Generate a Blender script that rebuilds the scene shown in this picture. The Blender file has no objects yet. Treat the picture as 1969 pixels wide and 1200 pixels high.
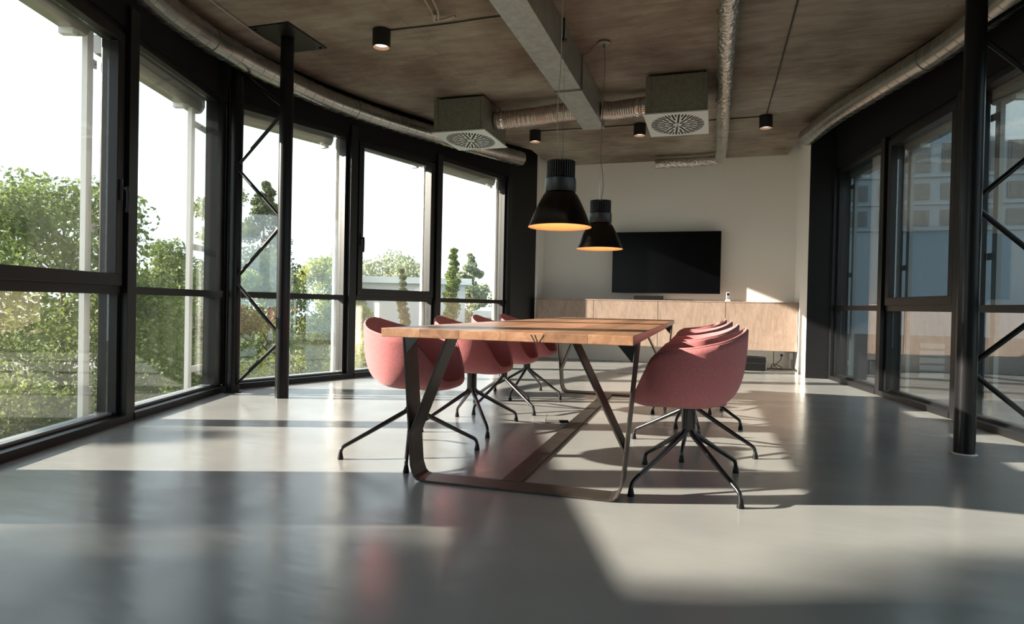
import bpy, math, random
import numpy as np
from mathutils import Vector, Matrix
random.seed(7); rng = np.random.default_rng(7)
sc = bpy.context.scene
COL = sc.collection
# ------------------------------------------------------------------ camera
cam = bpy.data.cameras.new('camera'); cam_o = bpy.data.objects.new('camera', cam); COL.objects.link(cam_o)
cam.sensor_width = 36; cam.lens = 1223.33 / 1969 * 36; cam.clip_end = 500; cam.clip_start = 0.05
RT = Vector((0.953111, 0.301911, 0.020714)); DN = Vector((0.023008, -0.004045, -0.999727)); FW = Vector((-0.301744, 0.953328, -0.010802))
m = Matrix((RT, -DN, -FW)).transposed().to_4x4(); m.translation = (0, 0, 0.866); cam_o.matrix_world = m
sc.camera = cam_o
# ------------------------------------------------------------------ sky, sun, exposure
sc.view_settings.view_transform = 'Standard'; sc.view_settings.look = 'None'
sc.view_settings.exposure = 0.0; sc.view_settings.gamma = 1; sc.view_settings.use_curve_mapping = False
SUN_AZ, SUN_EL = math.radians(20.5), math.radians(19.5)
w = bpy.data.worlds.new('sky'); sc.world = w; w.use_nodes = True
nt = w.node_tree; nt.nodes.clear()
def N(nt, t, **k):
    n = nt.nodes.new(t)
    for a, b in k.items(): setattr(n, a, b)
    return n
out = N(nt, 'ShaderNodeOutputWorld'); bg = N(nt, 'ShaderNodeBackground'); tc = N(nt, 'ShaderNodeTexCoord')
sp = N(nt, 'ShaderNodeSeparateXYZ'); nt.links.new(tc.outputs['Generated'], sp.inputs[0])
cr = N(nt, 'ShaderNodeValToRGB'); nt.links.new(sp.outputs['Z'], cr.inputs[0])
e = cr.color_ramp.elements; e[0].position = 0.0; e[0].color = (0.86, 0.95, 1.0, 1); e[1].position = 0.75; e[1].color = (0.30, 0.45, 0.62, 1)
q = e.new(0.28); q.color = (0.80, 0.92, 1.0, 1)
q = e.new(0.48); q.color = (0.60, 0.79, 0.96, 1)
ns = N(nt, 'ShaderNodeTexNoise'); ns.inputs['Scale'].default_value = 2.2; ns.inputs['Detail'].default_value = 5
mp = N(nt, 'ShaderNodeMapping'); mp.inputs['Scale'].default_value = (1, 1, 3.5)
nt.links.new(tc.outputs['Generated'], mp.inputs[0]); nt.links.new(mp.outputs[0], ns.inputs['Vector'])
cr2 = N(nt, 'ShaderNodeValToRGB'); nt.links.new(ns.outputs[0], cr2.inputs[0])
cr2.color_ramp.elements[0].position = 0.42; cr2.color_ramp.elements[1].position = 0.68
mx = N(nt, 'ShaderNodeMixRGB'); nt.links.new(cr2.outputs[0], mx.inputs[0]); nt.links.new(cr.outputs[0], mx.inputs[1])
mx.inputs[2].default_value = (1, 1, 1, 1)
nt.links.new(mx.outputs[0], bg.inputs[0]); bg.inputs[1].default_value = 2.3
nt.links.new(bg.outputs[0], out.inputs[0])
sun = bpy.data.lights.new('sun', 'SUN'); sun.energy = 28; sun.angle = math.radians(0.8); sun.color = (1.0, 0.87, 0.73)
sun_o = bpy.data.objects.new('sun', sun); COL.objects.link(sun_o)
sd = Vector((math.cos(SUN_EL) * math.cos(SUN_AZ), math.cos(SUN_EL) * math.sin(SUN_AZ), -math.sin(SUN_EL)))
sun_o.rotation_euler = sd.to_track_quat('-Z', 'Y').to_euler(); sun_o.location = (-12, -4, 7)

# ------------------------------------------------------------------ materials
def mat(name, col, rough=0.5, metal=0.0, spec=0.5, noise=None, bump=None, emis=None, stretch=(1, 1, 1), sheen=0, coat=0, rvar=None):
    """noise=(scale, second colour, detail), bump=(scale, strength)"""
    mt = bpy.data.materials.new(name); mt.use_nodes = True; t = mt.node_tree; b = t.nodes['Principled BSDF']
    b.inputs['Base Color'].default_value = (*col, 1); b.inputs['Roughness'].default_value = rough
    b.inputs['Metallic'].default_value = metal; b.inputs['Specular IOR Level'].default_value = spec
    b.inputs['Sheen Weight'].default_value = sheen; b.inputs['Coat Weight'].default_value = coat
    c = N(t, 'ShaderNodeTexCoord'); mpn = N(t, 'ShaderNodeMapping'); mpn.inputs['Scale'].default_value = stretch
    t.links.new(c.outputs['Object'], mpn.inputs[0])
    if noise:
        n = N(t, 'ShaderNodeTexNoise'); n.inputs['Scale'].default_value = noise[0]; n.inputs['Detail'].default_value = noise[2] if len(noise) > 2 else 4
        t.links.new(mpn.outputs[0], n.inputs['Vector'])
        r = N(t, 'ShaderNodeValToRGB'); r.color_ramp.elements[0].position = 0.35; r.color_ramp.elements[1].position = 0.65
        r.color_ramp.elements[0].color = (*col, 1); r.color_ramp.elements[1].color = (*noise[1], 1)
        t.links.new(n.outputs[0], r.inputs[0]); t.links.new(r.outputs[0], b.inputs['Base Color'])
    if rvar:
        n = N(t, 'ShaderNodeTexNoise'); n.inputs['Scale'].default_value = rvar[0]; n.inputs['Detail'].default_value = 3
        t.links.new(mpn.outputs[0], n.inputs['Vector'])
        r = N(t, 'ShaderNodeMapRange'); r.inputs[1].default_value = 0.3; r.inputs[2].default_value = 0.7
        r.inputs[3].default_value = rough - rvar[1]; r.inputs[4].default_value = rough + rvar[1]
        t.links.new(n.outputs[0], r.inputs[0]); t.links.new(r.outputs[0], b.inputs['Roughness'])
    if bump:
        n = N(t, 'ShaderNodeTexNoise'); n.inputs['Scale'].default_value = bump[0]; n.inputs['Detail'].default_value = 3
        t.links.new(mpn.outputs[0], n.inputs['Vector'])
        bp = N(t, 'ShaderNodeBump'); bp.inputs['Strength'].default_value = bump[1]; bp.inputs['Distance'].default_value = 0.01
        t.links.new(n.outputs[0], bp.inputs['Height']); t.links.new(bp.outputs[0], b.inputs['Normal'])
    if emis:
        b.inputs['Emission Color'].default_value = (*emis[0], 1); b.inputs['Emission Strength'].default_value = emis[1]
    return mt

def concrete():
    mt = bpy.data.materials.new('board formed concrete'); mt.use_nodes = True; t = mt.node_tree; b = t.nodes['Principled BSDF']
    b.inputs['Roughness'].default_value = 0.85; b.inputs['Specular IOR Level'].default_value = 0.2
    c = N(t, 'ShaderNodeTexCoord')
    def noise(scale, st, det=6, rot=0):
        mpn = N(t, 'ShaderNodeMapping'); mpn.inputs['Scale'].default_value = st; mpn.inputs['Rotation'].default_value = (0, 0, rot)
        t.links.new(c.outputs['Object'], mpn.inputs[0])
        n = N(t, 'ShaderNodeTexNoise'); n.inputs['Scale'].default_value = scale; n.inputs['Detail'].default_value = det; n.inputs['Roughness'].default_value = 0.62
        t.links.new(mpn.outputs[0], n.inputs['Vector']); return n
    n1 = noise(0.8, (1, 1, 1), 8); n2 = noise(5, (0.55, 2.2, 1), 8, 0.12); n3 = noise(26, (1, 1, 1), 3)
    r = N(t, 'ShaderNodeValToRGB'); t.links.new(n1.outputs[0], r.inputs[0])
    r.color_ramp.elements[0].position = 0.40; r.color_ramp.elements[0].color = (0.185, 0.142, 0.115, 1)
    r.color_ramp.elements[1].position = 0.60; r.color_ramp.elements[1].color = (0.325, 0.292, 0.245, 1)
    r2 = N(t, 'ShaderNodeValToRGB'); t.links.new(n2.outputs[0], r2.inputs[0])
    r2.color_ramp.elements[0].position = 0.3; r2.color_ramp.elements[0].color = (0.74, 0.73, 0.72, 1)
    r2.color_ramp.elements[1].position = 0.72; r2.color_ramp.elements[1].color = (1.22, 1.2, 1.16, 1)
    m1 = N(t, 'ShaderNodeMixRGB', blend_type='MULTIPLY'); m1.inputs[0].default_value = 1
    t.links.new(r.outputs[0], m1.inputs[1]); t.links.new(r2.outputs[0], m1.inputs[2])
    # formwork panel joints every 1.25 m by 2.5 m
    br = N(t, 'ShaderNodeTexBrick'); br.offset = 0.0; br.inputs['Scale'].default_value = 1
    br.inputs['Brick Width'].default_value = 2.5; br.inputs['Row Height'].default_value = 1.25; br.inputs['Mortar Size'].default_value = 0.006
    br.inputs['Mortar Smooth'].default_value = 0.6
    br.inputs['Color1'].default_value = (1, 1, 1, 1); br.inputs['Color2'].default_value = (0.9, 0.9, 0.9, 1); br.inputs['Mortar'].default_value = (0.72, 0.7, 0.66, 1)
    t.links.new(c.outputs['Object'], br.inputs['Vector'])
    m2 = N(t, 'ShaderNodeMixRGB', blend_type='MULTIPLY'); m2.inputs[0].default_value = 0.8
    t.links.new(m1.outputs[0], m2.inputs[1]); t.links.new(br.outputs[0], m2.inputs[2])
    # air holes
    v = N(t, 'ShaderNodeTexVoronoi'); v.inputs['Scale'].default_value = 3.2; t.links.new(c.outputs['Object'], v.inputs['Vector'])
    r3 = N(t, 'ShaderNodeValToRGB'); t.links.new(v.outputs['Distance'], r3.inputs[0])
    r3.color_ramp.elements[0].position = 0.025; r3.color_ramp.elements[0].color = (0.45, 0.42, 0.4, 1)
    r3.color_ramp.elements[1].position = 0.05; r3.color_ramp.elements[1].color = (1, 1, 1, 1)
    m3 = N(t, 'ShaderNodeMixRGB', blend_type='MULTIPLY'); m3.inputs[0].default_value = 0.8
    t.links.new(m2.outputs[0], m3.inputs[1]); t.links.new(r3.outputs[0], m3.inputs[2])
    t.links.new(m3.outputs[0], b.inputs['Base Color'])
    bp = N(t, 'ShaderNodeBump'); bp.inputs['Strength'].default_value = 0.25; bp.inputs['Distance'].default_value = 0.02
    ad = N(t, 'ShaderNodeMath', operation='ADD'); t.links.new(n2.outputs[0], ad.inputs[0]); t.links.new(n3.outputs[0], ad.inputs[1])
    t.links.new(ad.outputs[0], bp.inputs['Height']); t.links.new(bp.outputs[0], b.inputs['Normal'])
    return mt

def epoxy():
    mt = mat('poured grey resin floor', (0.29, 0.295, 0.29), 0.22, 0, 0.6, noise=(1.6, (0.335, 0.34, 0.33), 6), rvar=(3, 0.04))
    t = mt.node_tree; b = t.nodes['Principled BSDF']
    c = N(t, 'ShaderNodeTexCoord'); n = N(t, 'ShaderNodeTexNoise'); n.inputs['Scale'].default_value = 5; n.inputs['Detail'].default_value = 2
    mpn = N(t, 'ShaderNodeMapping'); mpn.inputs['Scale'].default_value = (0.5, 1.6, 1); t.links.new(c.outputs['Object'], mpn.inputs[0]); t.links.new(mpn.outputs[0], n.inputs['Vector'])
    bp = N(t, 'ShaderNodeBump'); bp.inputs['Strength'].default_value = 0.10; bp.inputs['Distance'].default_value = 0.02
    t.links.new(n.outputs[0], bp.inputs['Height']); t.links.new(bp.outputs[0], b.inputs['Normal'])
    return mt

def wood(name, c1, c2, c3, axis='Y', rough=0.4, plank=0.19, seam=True, scale=1.0):
    mt = bpy.data.materials.new(name); mt.use_nodes = True; t = mt.node_tree; b = t.nodes['Principled BSDF']
    b.inputs['Roughness'].default_value = rough; b.inputs['Specular IOR Level'].default_value = 0.5
    c = N(t, 'ShaderNodeTexCoord'); s = N(t, 'ShaderNodeSeparateXYZ'); t.links.new(c.outputs['Object'], s.inputs[0])
    across = 'X'
    d = N(t, 'ShaderNodeMath', operation='DIVIDE'); t.links.new(s.outputs[across], d.inputs[0]); d.inputs[1].default_value = plank
    fl = N(t, 'ShaderNodeMath', operation='FLOOR'); shf = N(t, 'ShaderNodeMath', operation='ADD'); shf.inputs[1].default_value = 0.5 if not seam else 0.0
    t.links.new(d.outputs[0], shf.inputs[0]); t.links.new(shf.outputs[0], fl.inputs[0])
    wn = N(t, 'ShaderNodeTexWhiteNoise', noise_dimensions='1D'); t.links.new(fl.outputs[0], wn.inputs['W'])
    st = {'Y': (9, 0.9, 9), 'Z': (6, 6, 1.5)}[axis]
    mpn = N(t, 'ShaderNodeMapping'); mpn.inputs['Scale'].default_value = tuple(q * scale for q in st); t.links.new(c.outputs['Object'], mpn.inputs[0])
    off = N(t, 'ShaderNodeMath', operation='MULTIPLY'); t.links.new(wn.outputs['Value'], off.inputs[0]); off.inputs[1].default_value = 7
    cb = N(t, 'ShaderNodeCombineXYZ'); t.links.new(off.outputs[0], cb.inputs[1]); t.links.new(off.outputs[0], cb.inputs[2])
    ad = N(t, 'ShaderNodeVectorMath', operation='ADD'); t.links.new(mpn.outputs[0], ad.inputs[0]); t.links.new(cb.outputs[0], ad.inputs[1])
    n = N(t, 'ShaderNodeTexNoise'); n.inputs['Scale'].default_value = 1.5; n.inputs['Detail'].default_value = 8; n.inputs['Distortion'].default_value = 1.4; n.inputs['Roughness'].default_value = 0.65
    t.links.new(ad.outputs[0], n.inputs['Vector'])
    r = N(t, 'ShaderNodeValToRGB'); t.links.new(n.outputs[0], r.inputs[0]); el = r.color_ramp.elements
    el[0].position = 0.3; el[0].color = (*c1, 1); el[1].position = 0.7; el[1].color = (*c3, 1); k = el.new(0.5); k.color = (*c2, 1)
    hv = N(t, 'ShaderNodeMapRange'); t.links.new(wn.outputs['Value'], hv.inputs[0]); hv.inputs[3].default_value = 0.74; hv.inputs[4].default_value = 1.2
    mu = N(t, 'ShaderNodeVectorMath', operation='SCALE'); t.links.new(r.outputs[0], mu.inputs[0]); t.links.new(hv.outputs[0], mu.inputs['Scale'])
    last = mu.outputs[0]
    if seam:
        fr = N(t, 'ShaderNodeMath', operation='FRACT'); t.links.new(d.outputs[0], fr.inputs[0])
        lt = N(t, 'ShaderNodeMath', operation='LESS_THAN'); t.links.new(fr.outputs[0], lt.inputs[0]); lt.inputs[1].default_value = 0.008
        mxx = N(t, 'ShaderNodeMixRGB'); t.links.new(lt.outputs[0], mxx.inputs[0]); t.links.new(last, mxx.inputs[1]); mxx.inputs[2].default_value = (c1[0] * .4, c1[1] * .4, c1[2] * .4, 1)
        last = mxx.outputs[0]
    t.links.new(last, b.inputs['Base Color'])
    bp = N(t, 'ShaderNodeBump'); bp.inputs['Strength'].default_value = 0.12; bp.inputs['Distance'].default_value = 0.005
    t.links.new(n.outputs[0], bp.inputs['Height']); t.links.new(bp.outputs[0], b.inputs['Normal'])
    return mt

def brushed(name, col, rough, aniso):
    mt = mat(name, col, rough, 1.0, 0.5); t = mt.node_tree; b = t.nodes['Principled BSDF']
    tg = N(t, 'ShaderNodeTangent', direction_type='RADIAL', axis='Z'); t.links.new(tg.outputs[0], b.inputs['Tangent'])
    b.inputs['Anisotropic'].default_value = aniso; return mt

def fabric(name, c1, c2):
    mt = bpy.data.materials.new(name); mt.use_nodes = True; t = mt.node_tree; b = t.nodes['Principled BSDF']
    b.inputs['Roughness'].default_value = 0.9; b.inputs['Specular IOR Level'].default_value = 0.15; b.inputs['Sheen Weight'].default_value = 0.3
    b.inputs['Sheen Roughness'].default_value = 0.5; b.inputs['Sheen Tint'].default_value = (1, 0.75, 0.75, 1)
    c = N(t, 'ShaderNodeTexCoord'); mp1 = N(t, 'ShaderNodeMapping'); mp1.inputs['Scale'].default_value = (90, 90, 800)
    mp2 = N(t, 'ShaderNodeMapping'); mp2.inputs['Scale'].default_value = (800, 800, 80)
    n1 = N(t, 'ShaderNodeTexNoise'); n2 = N(t, 'ShaderNodeTexNoise')
    for a, k in ((mp1, n1), (mp2, n2)):
        t.links.new(c.outputs['Object'], a.inputs[0]); t.links.new(a.outputs[0], k.inputs['Vector']); k.inputs['Scale'].default_value = 1; k.inputs['Detail'].default_value = 2
    ad = N(t, 'ShaderNodeMath', operation='ADD'); t.links.new(n1.outputs[0], ad.inputs[0]); t.links.new(n2.outputs[0], ad.inputs[1])
    r = N(t, 'ShaderNodeMapRange'); t.links.new(ad.outputs[0], r.inputs[0]); r.inputs[1].default_value = 0.75; r.inputs[2].default_value = 1.25
    mxx = N(t, 'ShaderNodeMixRGB'); t.links.new(r.outputs[0], mxx.inputs[0]); mxx.inputs[1].default_value = (*c1, 1); mxx.inputs[2].default_value = (*c2, 1)
    t.links.new(mxx.outputs[0], b.inputs['Base Color'])
    bp = N(t, 'ShaderNodeBump'); bp.inputs['Strength'].default_value = 0.3; bp.inputs['Distance'].default_value = 0.002
    t.links.new(r.outputs[0], bp.inputs['Height']); t.links.new(bp.outputs[0], b.inputs['Normal'])
    return mt

def glass(name, tint, refl, haze=0.012):
    """thin pane: straight-through transmission plus Schlick mirror reflection"""
    mt = bpy.data.materials.new(name); mt.use_nodes = True; t = mt.node_tree; t.nodes.clear()
    o = N(t, 'ShaderNodeOutputMaterial'); tr = N(t, 'ShaderNodeBsdfTransparent'); tr.inputs[0].default_value = (*tint, 1)
    gl = N(t, 'ShaderNodeBsdfGlossy'); gl.inputs['Roughness'].default_value = 0.0; gl.inputs[0].default_value = (1, 1, 1, 1)
    g = N(t, 'ShaderNodeNewGeometry'); dt = N(t, 'ShaderNodeVectorMath', operation='DOT_PRODUCT')
    t.links.new(g.outputs['Incoming'], dt.inputs[0]); t.links.new(g.outputs['Normal'], dt.inputs[1])
    ab = N(t, 'ShaderNodeMath', operation='ABSOLUTE'); t.links.new(dt.outputs['Value'], ab.inputs[0])
    om = N(t, 'ShaderNodeMath', operation='SUBTRACT'); om.inputs[0].default_value = 1; t.links.new(ab.outputs[0], om.inputs[1])
    pw = N(t, 'ShaderNodeMath', operation='POWER'); t.links.new(om.outputs[0], pw.inputs[0]); pw.inputs[1].default_value = 5
    ma = N(t, 'ShaderNodeMath', operation='MULTIPLY_ADD'); t.links.new(pw.outputs[0], ma.inputs[0]); ma.inputs[1].default_value = 1 - refl; ma.inputs[2].default_value = refl
    mx1 = N(t, 'ShaderNodeMixShader'); t.links.new(ma.outputs[0], mx1.inputs[0]); t.links.new(tr.outputs[0], mx1.inputs[1]); t.links.new(gl.outputs[0], mx1.inputs[2])
    df = N(t, 'ShaderNodeBsdfDiffuse'); df.inputs[0].default_value = (0.7, 0.72, 0.7, 1)
    mx2 = N(t, 'ShaderNodeMixShader'); mx2.inputs[0].default_value = haze; t.links.new(mx1.outputs[0], mx2.inputs[1]); t.links.new(df.outputs[0], mx2.inputs[2])
    t.links.new(mx2.outputs[0], o.inputs[0]); return mt

M_floor = epoxy(); M_conc = concrete()
M_white = mat('white painted plaster', (0.80, 0.77, 0.73), 0.8, 0, 0.2, bump=(60, 0.05))
M_black = mat('black powder coated aluminium', (0.007, 0.007, 0.008), 0.42, 0, 0.4)
M_blackwall = mat('matt black lining', (0.006, 0.006, 0.007), 0.7, 0, 0.2)
M_pole = mat('black gloss painted steel', (0.006, 0.006, 0.007), 0.3, 0, 0.28)
M_steel = mat('raw dark steel', (0.045, 0.038, 0.034), 0.38, 0.45, 0.5, noise=(9, (0.07, 0.058, 0.05), 5))
M_leg = mat('black lacquered steel', (0.010, 0.010, 0.011), 0.22, 0, 0.6)
M_pink = fabric('dusty pink wool', (0.54, 0.195, 0.20), (0.37, 0.115, 0.125))
M_pinkseam = fabric('rim-lit pink piping', (0.58, 0.25, 0.25), (0.46, 0.17, 0.18))  # lighter than the shell wool: a lit rim put into the colour
M_wood = wood('solid oak tabletop', (0.24, 0.118, 0.066), (0.35, 0.185, 0.108), (0.46, 0.27, 0.165), 'Y', 0.33, 0.19)
M_cab = wood('limed oak veneer', (0.24, 0.168, 0.13), (0.31, 0.225, 0.178), (0.385, 0.29, 0.235), 'Z', 0.45, 50.0, False, 1.6)
M_galv = mat('galvanised sheet steel', (0.36, 0.375, 0.355), 0.45, 0.75, 0.5, noise=(18, (0.45, 0.465, 0.44), 3), rvar=(6, 0.08))
M_galvbox = mat('dull galvanised sheet', (0.21, 0.205, 0.18), 0.5, 0.6, 0.5, noise=(30, (0.27, 0.262, 0.225), 4))
M_spiral = mat('spiral duct steel', (0.34, 0.335, 0.32), 0.27, 0.92, 0.5, noise=(4, (0.42, 0.415, 0.39), 3))
M_foil = mat('crinkled aluminium foil', (0.60, 0.58, 0.54), 0.22, 0.95, 0.5, bump=(60, 0.4))
M_flex = mat('flexible aluminium duct', (0.55, 0.46, 0.42), 0.33, 0.85, 0.5, bump=(30, 0.25))
M_plate = mat('silver painted grille', (0.74, 0.78, 0.78), 0.4, 0.2, 0.5)
M_slot = mat('dark slot', (0.01, 0.01, 0.01), 0.8)
M_spot = mat('black spotlight body', (0.010, 0.010, 0.012), 0.45)
M_led = mat('lit spotlight lens', (0.9, 0.85, 0.8), 0.4, emis=((1.0, 0.86, 0.74), 1.6))
M_baffle = mat('spotlight inner ring', (0.55, 0.38, 0.28), 0.5)
M_lamp = brushed('brushed black lamp metal', (0.05, 0.048, 0.045), 0.27, 0.9)
M_collar = mat('dark grey lamp collar', (0.022, 0.025, 0.028), 0.28, 0.3, 0.5)
M_fin = mat('matt black heat sink', (0.014, 0.014, 0.015), 0.5)
M_gold = mat('gold lamp lining', (0.80, 0.50, 0.25), 0.5, 0.1)
M_bulb = mat('warm lamp bulb', (1, 0.8, 0.5), 0.4, emis=((1, 0.62, 0.28), 6))
M_cord = mat('grey lamp cord', (0.16, 0.14, 0.13), 0.5)
M_cordw = mat('pale cable', (0.42, 0.37, 0.33), 0.6)
M_cordb = mat('black cable', (0.012, 0.012, 0.012), 0.5)
M_tv = mat('black glass screen', (0.0015, 0.0015, 0.002), 0.2, 0, 0.2)
M_bp = mat('black plastic', (0.005, 0.005, 0.006), 0.45, 0, 0.3)
M_wp = mat('white plastic', (0.75, 0.74, 0.72), 0.4)
M_gp = mat('grey plastic', (0.2, 0.21, 0.22), 0.4)
M_chrome = mat('chrome strip', (0.75, 0.75, 0.75), 0.15, 1)
M_alu = mat('white powder coated blind rail', (0.66, 0.66, 0.65), 0.4, 0.1)
M_sill = mat('anodised outer sill', (0.30, 0.32, 0.34), 0.35, 0.5)
M_railg = mat('grey blind rail', (0.22, 0.23, 0.23), 0.5, 0.3)
M_cass = mat('grey aluminium blind cassette', (0.34, 0.33, 0.30), 0.35, 0.6)
M_glass = glass('clear window glass', (0.95, 0.975, 0.97), 0.15, 0.015)
M_glassR = glass('tinted window glass', (0.74, 0.80, 0.81), 0.22, 0.004)
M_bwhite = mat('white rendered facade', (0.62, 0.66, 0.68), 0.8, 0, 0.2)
M_wing = mat('shaded pale wing render', (0.24, 0.28, 0.31), 0.8, 0, 0.2)  # darker than the white render: the wing's shade is in this base colour
M_bwin = mat('dark office window', (0.05, 0.06, 0.065), 0.15, 0, 0.6)
M_blind = mat('grey office blinds', (0.075, 0.075, 0.07), 0.6, noise=(3, (0.13, 0.125, 0.115), 2), stretch=(8, 1, 0.3))
M_dark = mat('dark plinth', (0.045, 0.045, 0.048), 0.6)
M_louvre = mat('grey louvre metal', (0.20, 0.21, 0.21), 0.5, 0.3)
M_terr = mat('terrace paving', (0.20, 0.20, 0.19), 0.7, noise=(2, (0.28, 0.28, 0.26), 4))
M_ground = mat('lawn and verge', (0.10, 0.135, 0.05), 0.95, 0, 0.1, noise=(0.25, (0.19, 0.19, 0.12), 8))
M_road = mat('asphalt road', (0.20, 0.20, 0.20), 0.9, 0, 0.1, noise=(1, (0.26, 0.26, 0.25), 5))
M_bark = mat('tree bark', (0.10, 0.075, 0.05), 0.9, noise=(6, (0.16, 0.12, 0.09), 4))
def leafmat(name, a, b_):
    mt = mat(name, a, 0.6, 0, 0.3, noise=(1.1, b_, 3)); bs = mt.node_tree.nodes['Principled BSDF']
    bs.inputs['Subsurface Weight'].default_value = 0.0
    t = mt.node_tree; o = [n for n in t.nodes if n.type == 'OUTPUT_MATERIAL'][0]
    tl = N(t, 'ShaderNodeBsdfTranslucent'); src = bs.inputs['Base Color'].links[0].from_socket
    t.links.new(src, tl.inputs[0]); ms = N(t, 'ShaderNodeMixShader'); ms.inputs[0].default_value = 0.35
    t.links.new(bs.outputs[0], ms.inputs[1]); t.links.new(tl.outputs[0], ms.inputs[2]); t.links.new(ms.outputs[0], o.inputs[0]); return mt
LEAF = dict(green=leafmat('mid green leaves', (0.10, 0.15, 0.04), (0.22, 0.28, 0.08)),
            lime=leafmat('yellow green leaves', (0.24, 0.30, 0.06), (0.46, 0.48, 0.13)),
            dark=leafmat('dark green leaves', (0.055, 0.085, 0.035), (0.14, 0.17, 0.07)),
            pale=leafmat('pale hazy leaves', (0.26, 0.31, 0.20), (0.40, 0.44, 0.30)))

# ------------------------------------------------------------------ mesh builder
class MB:
    def __init__(s): s.v = []; s.f = []
    def add(s, vs, fs):
        o = len(s.v); s.v += [tuple(p) for p in vs]; s.f += [tuple(i + o for i in f) for f in fs]; return s
    def box(s, x0, x1, y0, y1, z0, z1):
        return s.add([(x0, y0, z0), (x1, y0, z0), (x1, y1, z0), (x0, y1, z0), (x0, y0, z1), (x1, y0, z1), (x1, y1, z1), (x0, y1, z1)],
                     [(0, 3, 2, 1), (4, 5, 6, 7), (0, 1, 5, 4), (1, 2, 6, 5), (2, 3, 7, 6), (3, 0, 4, 7)])
    def seg(s, a, b, o0, o1, z0, z1, e0=0, e1=0):
        """box along the plan segment a-b, spanning offsets o0..o1 along its left normal; e0,e1 trim the ends"""
        a = Vector(a[:2]); b = Vector(b[:2]); d = (b - a).normalized(); n = Vector((-d.y, d.x)); a = a + d * e0; b = b - d * e1
        P = [a + n * o0, b + n * o0, b + n * o1, a + n * o1]
        return s.add([(p.x, p.y, z0) for p in P] + [(p.x, p.y, z1) for p in P],
                     [(0, 3, 2, 1), (4, 5, 6, 7), (0, 1, 5, 4), (1, 2, 6, 5), (2, 3, 7, 6), (3, 0, 4, 7)])
    def prism(s, poly, z0, z1):
        n = len(poly)
        return s.add([(x, y, z0) for x, y in poly] + [(x, y, z1) for x, y in poly],
                     [tuple(reversed(range(n))), tuple(range(n, 2 * n))] + [(i, (i + 1) % n, n + (i + 1) % n, n + i) for i in range(n)])
    def tube(s, pts, r, n=12, cap=True, up=None):
        pts = [Vector(p) for p in pts]; rs = r if isinstance(r, (list, tuple)) else [r] * len(pts)
        rings = []; prev = None
        for i, p in enumerate(pts):
            d = (pts[min(i + 1, len(pts) - 1)] - pts[max(i - 1, 0)]).normalized()
            if prev is None:
                u = Vector((0, 0, 1)) if abs(d.z) < 0.9 else Vector((1, 0, 0))
                u = (u - d * u.dot(d)).normalized()
            else: u = (prev - d * prev.dot(d)).normalized()
            prev = u; w_ = d.cross(u)
            rings.append([p + (u * math.cos(2 * math.pi * k / n) + w_ * math.sin(2 * math.pi * k / n)) * rs[i] for k in range(n)])
        vs = [q for rg in rings for q in rg]; fs = []
        for i in range(len(rings) - 1):
            for k in range(n): fs.append((i * n + k, i * n + (k + 1) % n, (i + 1) * n + (k + 1) % n, (i + 1) * n + k))
        if cap: fs += [tuple(reversed(range(n))), tuple(range((len(rings) - 1) * n, len(rings) * n))]
        return s.add(vs, fs)
    def lathe(s, prof, n=48, c=(0, 0, 0)):
        vs = [(c[0] + r * math.cos(2 * math.pi * k / n), c[1] + r * math.sin(2 * math.pi * k / n), c[2] + z) for r, z in prof for k in range(n)]; fs = []
        for i in range(len(prof) - 1):
            for k in range(n): fs.append((i * n + k, i * n + (k + 1) % n, (i + 1) * n + (k + 1) % n, (i + 1) * n + k))
        return s.add(vs, fs)
    def band(s, pts, wdir, width, th):
        """flat bar swept along pts (in a plane); wdir = width direction; th = thickness towards the inside"""
        pts = [Vector(p) for p in pts]; wd = Vector(wdir).normalized(); vs = []
        for i, p in enumerate(pts):
            d = (pts[min(i + 1, len(pts) - 1)] - pts[max(i - 1, 0)]).normalized(); nn = wd.cross(d).normalized() * th
            vs += [p, p + wd * width, p + wd * width + nn, p + nn]
        fs = []
        for i in range(len(pts) - 1):
            for k in range(4): fs.append((i * 4 + k, i * 4 + (k + 1) % 4, (i + 1) * 4 + (k + 1) % 4, (i + 1) * 4 + k))
        L = (len(pts) - 1) * 4; fs += [(3, 2, 1, 0), (L, L + 1, L + 2, L + 3)]
        return s.add(vs, fs)
    def build(s, name, mt, parent=None, smooth=False, bevel=0):
        me = bpy.data.meshes.new(name); me.from_pydata(s.v, [], s.f); me.validate(); me.update()
        import bmesh
        b = bmesh.new(); b.from_mesh(me); bmesh.ops.recalc_face_normals(b, faces=b.faces); b.to_mesh(me); b.free()
        me.materials.append(mt)
        o = bpy.data.objects.new(name, me); COL.objects.link(o)
        if smooth:
            me.polygons.foreach_set('use_smooth', [True] * len(me.polygons)); 
            me.set_sharp_from_angle(angle=math.radians(40))
        if bevel:
            md = o.modifiers.new('bevel', 'BEVEL'); md.width = bevel; md.segments = 2; md.limit_method = 'ANGLE'
        if parent: o.parent = parent
        return o
def tag(o, label=None, cat=None, group=None, kind=None):
    if label: o['label'] = label
    if cat: o['category'] = cat
    if group: o['group'] = group
    if kind: o['kind'] = kind
    return o
def empty(name, loc=(0, 0, 0), rz=0, label=None, cat=None, group=None, kind=None):
    o = bpy.data.objects.new(name, None); COL.objects.link(o); o.location = loc; o.rotation_euler = (0, 0, rz); o.empty_display_size = 0.1
    return tag(o, label, cat, group, kind)
def S(o, label, cat): return tag(o, label, cat, kind='structure')
def copy_tree(o, parent=None):
    c = o.copy(); COL.objects.link(c)
    if parent: c.parent = parent
    for ch in [x for x in bpy.data.objects if x.parent == o]: copy_tree(ch, c)
    return c

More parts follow.
